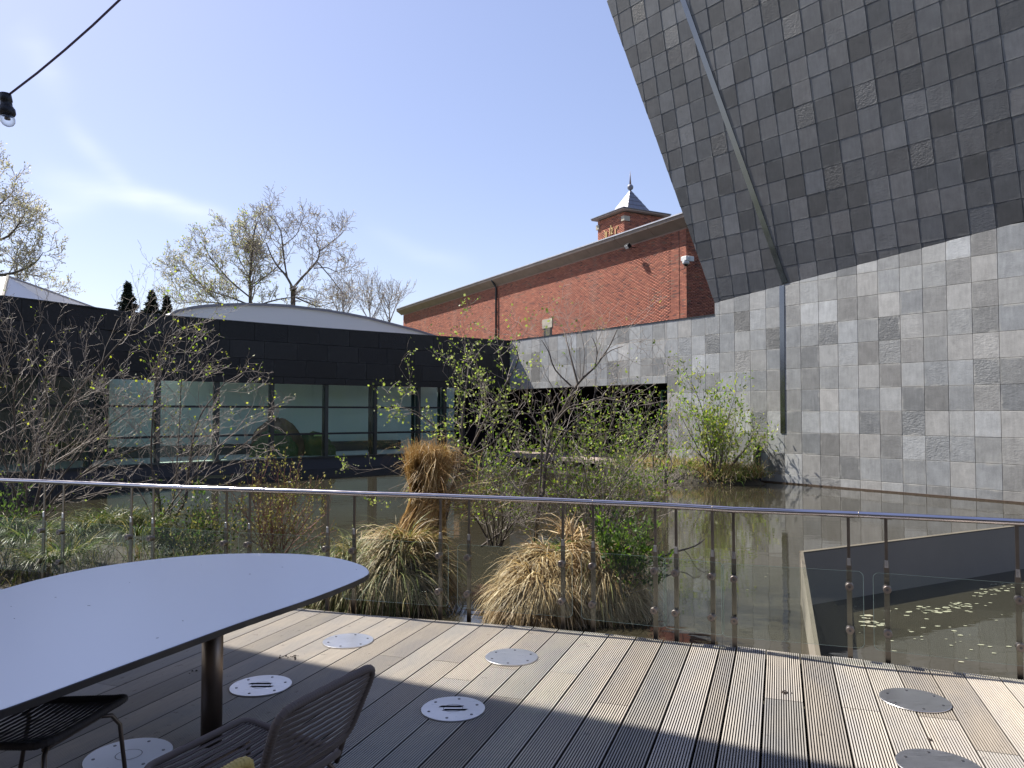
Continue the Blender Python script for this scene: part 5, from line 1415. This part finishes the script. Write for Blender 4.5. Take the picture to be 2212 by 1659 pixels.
# dry reed sheaf, hour-glass shaped
re = empty('reed_sheaf', (-.95, 8.75, WZ), 'tall sheaf of dry orange reeds pinched at the waist', 'reeds')
rw = []; rr_ = np.random.RandomState(21); n = 2600
ctr = np.array([at_y(u, v, 8.8) for u, v in ((905, 1185), (915, 1120), (925, 1080), (922, 1030), (925, 975))])
def sheaf(n, u_sp, bot, top, seed, cols, name, droopy=False):
    r = np.random.RandomState(seed); a = r.rand(n) * 6.2832; q = np.sqrt(r.rand(n)); cols = np.array(cols)
    rad = np.array(u_sp); P = []
    for i in range(5):
        jit = r.randn(n, 3) * (.018 if i < 3 else .035 * (i - 2))
        xx = ctr[i][0] + rad[i] * q * np.cos(a + .25 * i); yy = ctr[i][1] + rad[i] * .8 * q * np.sin(a + .25 * i)
        zz = np.full(n, ctr[i][2]) + (r.randn(n) * .07 if i == 0 else (r.rand(n) - .75) * .42 * r.rand(n) if i == 4 else 0)
        P.append(np.stack([xx, yy, zz], 1) + jit)
    P = np.stack(P, 1); S = np.stack([-np.sin(a), np.cos(a), np.zeros(n)], 1)
    m_ = 10; w = np.array([.004, .0045, .005, .004, .001]); V = np.empty((n, m_, 3))
    for i in range(5): V[:, 2 * i] = P[:, i] - S * w[i]; V[:, 2 * i + 1] = P[:, i] + S * w[i]
    qd = np.array([(2 * k, 2 * k + 1, 2 * k + 3, 2 * k + 2) for k in range(4)]); Fc = (np.arange(n)[:, None, None] * m_ + qd[None]).reshape(-1, 4)
    c = cols[r.randint(0, len(cols), n)] * (.6 + .7 * r.rand(n))[:, None]
    return obj(name, V.reshape(-1, 3), Fc, M['straw'], re, tint=np.repeat(np.concatenate([c, np.ones((n, 1))], 1), m_, 0))
sheaf(3000, (.34, .24, .17, .18, .23), 0, 0, 22, ORANGE + STRAW[:2], 'stalks')
r2 = np.random.RandomState(23)
def mop(name, n2, rad, z0, z1, length, droop, bx, seed):
    a2_ = r2.rand(n2) * 6.2832; q2 = np.sqrt(r2.rand(n2)); nc2 = 40; lab = r2.randint(0, nc2, n2); ta = r2.rand(nc2) * 6.2832; tz = r2.rand(nc2); tq = r2.rand(nc2)
    B = np.stack([ctr[3][0] + bx + rad * tq[lab] * np.cos(ta[lab]) + .035 * r2.randn(n2), ctr[3][1] + rad * .8 * tq[lab] * np.sin(ta[lab]) + .035 * r2.randn(n2), z0 + (z1 - z0) * tz[lab] + .03 * r2.randn(n2)], 1)
    an = ta[lab] + .5 * r2.randn(n2); up = (.9 * r2.rand(nc2) - .1)[lab] + .25 * r2.randn(n2)
    blades(name, B, np.stack([np.cos(an) + .35, np.sin(an), up], 1), length, .0075, droop, ORANGE + STRAW[:2], M['straw'], re, seed, 5)
mop('matted_tops', 1100, .16, ctr[2][2] + .05, ctr[4][2] - .02, .20, 1.8, .05, 24)
mop('loose_tops', 260, .16, ctr[3][2], ctr[4][2] + .05, .5, 1.6, .1, 26)
B = np.stack([at_y(1, 1, 8.7)[0] * 0 + (-.45) + r2.randn(300) * .16, 8.7 + r2.randn(300) * .12, .95 + r2.randn(300) * .1 - .28], 1)
blades('stray_stalks', B, np.stack([-1.0 + .5 * r2.randn(300), .3 * r2.randn(300), .1 + .3 * r2.randn(300)], 1), .5, .006, .8, ORANGE + STRAW, M['straw'], re, 25)

# bank grass
def scatter_bank(n, seed, x0, x1, y0, y1, ang=-17, cx_=-7.4, cy_=9.6, zb=-.05, keep=None):
    r = np.random.RandomState(seed); x = x0 + (x1 - x0) * r.rand(n); y = y0 + (y1 - y0) * r.rand(n)
    clump = .5 + .5 * np.sin(x * 3.1 + seed) * np.cos(y * 4.3 + 1.3 * seed) + .35 * np.sin(x * 7.7 + y * 5.1)
    k = r.rand(n) < np.clip(clump + .35, .12, 1); x, y = x[k], y[k]
    ca, sa = math.cos(R(-ang)), math.sin(R(-ang)); dx, dy = x - cx_, y - cy_; lx, ly = dx * ca - dy * sa, dx * sa + dy * ca
    q2_ = (lx / 5.3) ** 2 + (ly / 1.75) ** 2; k = q2_ < 1.02; x, y, q2_ = x[k], y[k], q2_[k]
    z = -.62 + .62 * np.sqrt(np.clip(1 - q2_, 0, 1)) ** .8
    return np.stack([x, y, z], 1)
B = scatter_bank(11000, 5, -10, -2.2, 7.6, 12); rd = np.random.RandomState(6)
g1 = blades('bank_grass', B, np.stack([rd.randn(len(B)) * .35 + .15, rd.randn(len(B)) * .35 - .15, np.ones(len(B))], 1), .30, .007, 1.7, [tuple(x * .38 for x in c) for c in GREEN] + [tuple(x * .5 for x in c) for c in GSTRAW] + [(.07, .055, .028), (.12, .085, .04), (.04, .035, .02)], M['blade'], None, 7)
tag(g1, 'long green grass arching over the left bank', 'grass', kind='stuff')
def clump_field(sites, seed, cols, length, name, label, droop=1.9, mat='blade'):
    r = np.random.RandomState(seed); BB, DD = [], []
    for (x, y, z, n, sp) in sites:
        a = r.rand(n) * 6.2832; q = np.sqrt(r.rand(n)) * sp
        BB.append(np.stack([x + q * np.cos(a), y + q * np.sin(a), np.full(n, z)], 1)); DD.append(np.stack([np.cos(a) * .8, np.sin(a) * .8 - .1, .9 + .25 * r.randn(n)], 1))
    o = blades(name, np.concatenate(BB), np.concatenate(DD), length, .008, droop, cols, M[mat], None, seed); return tag(o, label, kind='stuff')
cs_ = []; rq = random.Random(3)
for (u, v, y, n) in ((20, 1110, 8.6, 600), (60, 1130, 8.3, 500), (170, 1120, 8.5, 800), (215, 1105, 8.7, 800), (260, 1095, 8.9, 700), (300, 1120, 8.6, 600), (330, 1105, 9.0, 600), (150, 1160, 8.0, 500), (110, 1175, 7.9, 400), (380, 1140, 8.7, 500), (400, 1190, 8.1, 300), (460, 1200, 8.2, 300), (640, 1190, 8.4, 400), (700, 1180, 8.6, 400), (560, 1200, 8.2, 300), (-60, 1130, 8.6, 500)):
    p = at_y(u, v, y); cs_.append((p[0], p[1], max(p[2] - .12, -.1), n, .16))
cs_ = [(x, y, z - .05, int(n * .5), sp) for x, y, z, n, sp in cs_]
clump_field(cs_, 41, [tuple(x * .5 for x in c) for c in GREEN] + GSTRAW[:3], .40, 'sedge_clumps', 'bright green sedge clumps fountaining on the left bank')
cs_ = []
for (u, v, y, n) in ((1190, 1195, 8.3, 240), (1225, 1190, 8.4, 260), (1265, 1188, 8.4, 240), (1300, 1180, 8.5, 220), (1155, 1200, 8.4, 120)):
    p = at_y(u, v, y); cs_.append((p[0], p[1], p[2], n, .09))
clump_field(cs_, 43, [(.16, .30, .04), (.22, .36, .05), (.12, .24, .03)], .20, 'fresh_shoots', 'fresh bright green shoots on top of the straw islet', 1.0)
rd = np.random.RandomState(9); n = 5200; t = rd.rand(n) * 2 - 1; s_ = rd.randn(n) * .3
di = np.array([math.cos(R(-53)), math.sin(R(-53))]); dn = np.array([-di[1], di[0]])
B = np.stack([5.3 + di[0] * t * 2.6 + dn[0] * s_ * 1.1, 23.6 + di[1] * t * 2.6 + dn[1] * s_ * 1.1, np.full(n, -.06) + .05 * rd.randn(n) - .25 * np.abs(s_)], 1)
tag(blades('spit_grass', B, np.stack([rd.randn(n) * .5 - .2, rd.randn(n) * .5 - .3, np.ones(n)], 1), .50, .018, 1.8, STRAW + GSTRAW + GREEN[:2], M['straw'], None, 10), 'dry grass tangled on the spit below the slate wall', kind='stuff')

# --- shrubs
PW = dict(wob=.20, up=.10, dens={3: 4.4, 2: 7.2, 1: 12}, len={3: .95, 2: .50, 1: .18}, ang=(22, 60), t0=.12, lift=.35, rmin=.0017)
tree('bare_shrub', 'large leafless shrub with pale arching twigs at the far left bank', 'shrub', 'shrubs on the left bank', at_y(65, 1150, 9.3),
     [([(70, 1160), (85, 1060), (110, 930), (198, 810), (274, 723), (318, 682)], 0.0185, .005, 3),
      ([(70, 1150), (120, 1075), (200, 1010), (300, 970), (350, 955)], 0.0158, .004, 3),
      ([(60, 1150), (50, 1040), (30, 900), (42, 800), (92, 690)], 0.0145, .004, 3),
      ([(62, 1150), (92, 1030), (132, 930), (165, 850), (195, 780)], .0135, .004, 3),
      ([(55, 1150), (10, 1050), (-30, 950), (-70, 820)], .0135, .004, 2),
      ([(64, 1140), (112, 1060), (190, 960), (260, 900), (335, 850)], .0135, .004, 3),
      ([(55, 1140), (64, 1000), (100, 880), (92, 790)], 0.0119, .004, 2),
      ([(68, 1150), (130, 1090), (220, 1062), (335, 1035)], 0.0119, .004, 2),
      ([(58, 1150), (30, 1060), (0, 960), (-10, 860), (20, 760)], .0135, .004, 3)],
     PW, 9.3, .9, 101, M['bark'], [(.04, .026, YG, 1, .7, .01, None)], twig_mat=M['twig'])
PM = dict(wob=.20, up=.06, dens={3: 5.0, 2: 8.5, 1: 13}, len={3: .80, 2: .42, 1: .18}, ang=(25, 65), t0=.18, lift=.2, rmin=.0016)
tree('budding_shrub', 'slender shrub with crooked dark trunk and few young leaves left of centre', 'shrub', 'shrubs on the left bank', at_y(345, 1180, 9.0),
     [([(340, 1185), (380, 1115), (400, 1082), (404, 1044), (412, 985), (421, 930), (440, 885), (468, 850), (490, 820)], 0.0224, .004, 3),
      ([(350, 1180), (345, 1080), (327, 1005), (330, 900), (337, 826), (349, 755), (378, 700)], 0.0145, .004, 3),
      ([(352, 1175), (375, 1080), (383, 997), (389, 900), (392, 822), (402, 755)], 0.0119, .004, 3),
      ([(348, 1120), (397, 1053), (440, 1015), (520, 965), (598, 900)], 0.0119, .004, 3),
      ([(404, 1044), (450, 985), (510, 930), (545, 880)], 0.0092, .004, 3),
      ([(360, 1110), (420, 1050), (480, 1010), (560, 990)], 0.0092, .004, 2),
      ([(336, 1130), (300, 1060), (250, 1000), (215, 940)], 0.0092, .004, 2)],
     PM, 9.0, .7, 111, M['bark'], [(.10, .028, YG, 1, .8, .01, lambda t: 1.6 if t[0][2] > 1.9 else .8)], twig_mat=M['twig'])
# low reddish shrub and low leafy bush on the bank
def fan_shrub(name, label, u0, v0, y, targets, seed, P, mat, leafcfg, r0=.012, dy=.5, tw=None, group='shrubs on the left bank'):
    rnd = random.Random(seed); limbs = []
    for (u, v) in targets:
        b = (u0 + rnd.gauss(0, 10), v0); m1 = (b[0] + (u - b[0]) * .3 + rnd.gauss(0, 6), b[1] + (v - b[1]) * .38); m2 = (b[0] + (u - b[0]) * .62 + rnd.gauss(0, 8), b[1] + (v - b[1]) * .7)
        limbs.append(([b, m1, m2, (u, v)], r0 * rnd.uniform(.7, 1.2), .003, 2))
    return tree(name, label, 'shrub', group, at_y(u0, v0, y), limbs, P, y, dy, seed, mat, leafcfg, twig_mat=tw)
PR = dict(wob=.17, up=.18, dens={2: 9, 1: 13}, len={2: .42, 1: .2}, ang=(18, 50), t0=.15, lift=.4, rmin=.0016)
fan_shrub('red_twig_shrub', 'low thicket of thin red brown twigs behind the third pair of posts', 600, 1235, 8.9, [(500, 1060), (515, 1110), (535, 1040), (560, 1025), (585, 1045), (600, 1020), (615, 1040), (640, 1050), (665, 1070), (690, 1090), (715, 1100), (480, 1130), (560, 1090), (650, 1120), (700, 1150)], 121, PR, M['red_twig'],
          [(.5, .026, OLIVE, 2, .6, .015, None)], .009)
fan_shrub('leafy_bush', 'low dense dark green bush beneath the crooked trunk', 420, 1245, 8.6, [(350, 1140), (370, 1110), (400, 1120), (430, 1105), (455, 1120), (480, 1135), (500, 1150), (340, 1180), (520, 1180), (440, 1150), (400, 1160), (470, 1175)], 131, PR, M['bark'],
          [(.85, .034, DG + OLIVE[:2], 2, .6, .03, None)], .008)
fan_shrub('leafy_bush', 'dark leafy plant at the foot of the bare shrub by the left edge', 20, 1240, 8.4, [(-40, 1120), (-10, 1110), (20, 1100), (50, 1115), (80, 1130), (0, 1150), (60, 1170)], 133, PR, M['bark'], [(.6, .04, DG, 2, .5, .03, None)], .008)
# central leafy shrubs
BR = [(.21, .27, .055), (.26, .32, .08), (.15, .21, .045), (.33, .37, .13)]
MG = [(.13, .22, .03), (.18, .28, .04), (.24, .32, .06), (.30, .30, .09), (.10, .17, .03)]
PC = dict(wob=.18, up=.07, dens={3: 4.0, 2: 6.5, 1: 10}, len={3: .70, 2: .42, 1: .2}, ang=(25, 65), t0=.15, lift=.2, rmin=.0018)
tree('leafy_shrub', 'shrub with round bright yellow green leaves rising over the reed sheaf', 'shrub', 'shrubs growing from the straw islets', at_y(960, 1170, 9.2),
     [([(950, 1180), (972, 1060), (1012, 980), (1052, 900), (1092, 830), (1120, 775), (1105, 740)], .026, .004, 3),
      ([(955, 1150), (990, 1010), (1000, 900), (1012, 800), (1022, 742)], .02, .004, 3),
      ([(965, 1090), (930, 1035), (875, 1030), (822, 1002)], .012, .003, 3),
      ([(995, 960), (950, 930), (900, 890), (855, 878)], .012, .003, 3),
      ([(1010, 985), (1060, 960), (1110, 900), (1145, 830)], .014, .003, 3),
      ([(985, 1030), (1040, 1010), (1090, 985), (1130, 960)], .012, .003, 2)],
     PC, 9.2, .5, 141, M['bark'], [(.66, .032, BR, 2, .8, .03, lambda t: 1.25 if t[0][2] < 2.3 else .8)], twig_mat=M['twig'])
PT_ = dict(wob=.20, up=.09, dens={3: 3.8, 2: 6.0, 1: 9}, len={3: .85, 2: .48, 1: .24}, ang=(25, 65), t0=.22, lift=.25, rmin=.0018)
tree('young_tree', 'young tree with grey trunk leaning right, bare top twigs against the slate wall', 'tree', 'shrubs growing from the straw islets', at_y(1156, 1190, 8.6),
     [([(1154, 1190), (1165, 1086), (1173, 1061), (1182, 978), (1196, 918), (1213, 890), (1248, 829), (1284, 794), (1303, 768), (1318, 745), (1333, 712)], .029, .005, 3),
      ([(1162, 1100), (1170, 990), (1166, 930), (1140, 895), (1104, 888)], .016, .004, 3),
      ([(1200, 912), (1230, 880), (1262, 872), (1300, 860)], .014, .003, 3),
      ([(1297, 775), (1320, 757), (1346, 748)], .010, .003, 3),
      ([(1248, 829), (1235, 780), (1225, 740), (1218, 710)], .014, .003, 3),
      ([(1240, 840), (1200, 800), (1185, 760), (1170, 735)], .012, .003, 3),
      ([(1196, 925), (1235, 935), (1290, 940), (1340, 925)], .012, .003, 3),
      ([(1176, 1010), (1210, 950), (1260, 900), (1330, 870), (1380, 850)], .014, .003, 3),
      ([(1284, 794), (1290, 760), (1280, 730)], .010, .003, 2)],
     PT_, 8.6, .45, 151, M['bark'], [(.26, .034, BR + MG, 2, .6, .022, lambda t: 1.7 if t[0][2] < 1.6 else .25)], twig_mat=M['twig'])
PU = dict(wob=.19, up=.10, dens={2: 9, 1: 13}, len={2: .46, 1: .22}, ang=(22, 60), t0=.2, lift=.3, rmin=.0018)
fan_shrub('thicket', 'dense green thicket of many stems behind the centre right posts', 1300, 1190, 8.9, [(1150, 1000), (1165, 940), (1190, 1040), (1215, 960), (1240, 900), (1262, 1000), (1285, 870), (1305, 940), (1330, 850), (1345, 1000), (1365, 900), (1385, 960), (1410, 870), (1430, 940), (1450, 1000), (1400, 1040), (1225, 1090), (1370, 1080), (1460, 1060)], 161, PU, M['bark'],
          [(.62, .033, MG + BR[:2], 2, .62, .034, lambda t: 1.0 if t[0][2] < 1.75 else .5)], .013, .7, M['twig'], 'shrubs growing from the straw islets')
fan_shrub('thicket', 'low tangle of twigs and small leaves behind the reed sheaf and young tree', 1070, 1180, 9.4, [(990, 1060), (1010, 1000), (1040, 1040), (1060, 960), (1085, 1010), (1110, 950), (1130, 1040), (1150, 990), (1180, 1060), (1040, 1100), (1120, 1100), (1170, 1110)], 163, PU, M['bark'],
          [(.42, .036, MG + BR[:1], 2, .6, .022, None)], .012, .6, M['twig'], 'shrubs growing from the straw islets')
fan_shrub('bare_thicket', 'pale leafless twigs tangled through the green shrubs at the centre', 1240, 1190, 8.5, [(1010, 1090), (1040, 1000), (1080, 1060), (1110, 960), (1150, 1080), (1190, 880), (1220, 1010), (1260, 930), (1290, 1050), (1330, 890), (1370, 1000), (1410, 960), (1440, 1060), (1470, 1100), (1340, 1100), (1100, 1130)], 191, PU, M['twig'],
          [(.06, .03, MG, 1, .55, .02, None)], .010, .6, M['twig'], 'shrubs growing from the straw islets')
tree('fallen_branches', 'dark dead branches lying in the water right of the islet', 'branches', None, at_y(1400, 1250, 8.0),
     [([(1340, 1250), (1400, 1215), (1450, 1195), (1500, 1180), (1522, 1165)], .018, .004, 2), ([(1360, 1240), (1420, 1250), (1470, 1235), (1500, 1250)], .012, .003, 2), ([(1350, 1200), (1380, 1160), (1420, 1130), (1495, 1055)], .012, .003, 1)],
     dict(wob=.25, up=.0, dens={2: 5, 1: 7}, len={2: .4, 1: .18}, ang=(25, 70), t0=.1, lift=0, rmin=.0018), 8.0, .25, 171, M['bark'], None)
fan_shrub('dark_green_plant', 'dark green leafy plant at the right end of the straw islet', 1350, 1290, 7.42, [(1290, 1190), (1310, 1180), (1335, 1165), (1355, 1180), (1375, 1190), (1395, 1215), (1410, 1240), (1400, 1270), (1330, 1215), (1370, 1230)], 173, PR, M['bark'],
          [(.9, .055, DG + MG[:1], 3, .35, .03, None)], .007, .25, None, 'shrubs growing from the straw islets')
PD = dict(wob=.18, up=.09, dens={2: 3.2, 1: 5.5}, len={2: 1.0, 1: .5}, ang=(22, 55), t0=.2, lift=.3, rmin=.004)
fan_shrub('wall_shrub', 'feathery light green shrub growing against the sunlit slate wall', 1545, 1050, 22.2, [(1455, 870), (1480, 800), (1500, 900), (1520, 840), (1545, 880), (1565, 900), (1590, 850), (1600, 900), (1630, 930), (1480, 950), (1500, 985), (1580, 960), (1622, 960), (1530, 940), (1640, 985), (1600, 1000), (1465, 1000), (1550, 920), (1575, 930), (1610, 940)], 181, PD, M['bark'],
          [(.85, .10, MG + YG, 2, .4, .07, None)], .03, .8, M['twig'], 'shrubs along the pond edge')
fan_shrub('wall_shrub', 'sparse shrub with long bare stems in front of the dark entrance', 1430, 1045, 22.5, [(1395, 960), (1410, 920), (1430, 880), (1442, 930), (1460, 960), (1380, 1000), (1475, 930)], 183, PD, M['bark'],
          [(.5, .08, MG + STRAW[:1], 1, .4, .07, None)], .025, .6, M['twig'], 'shrubs along the pond edge')
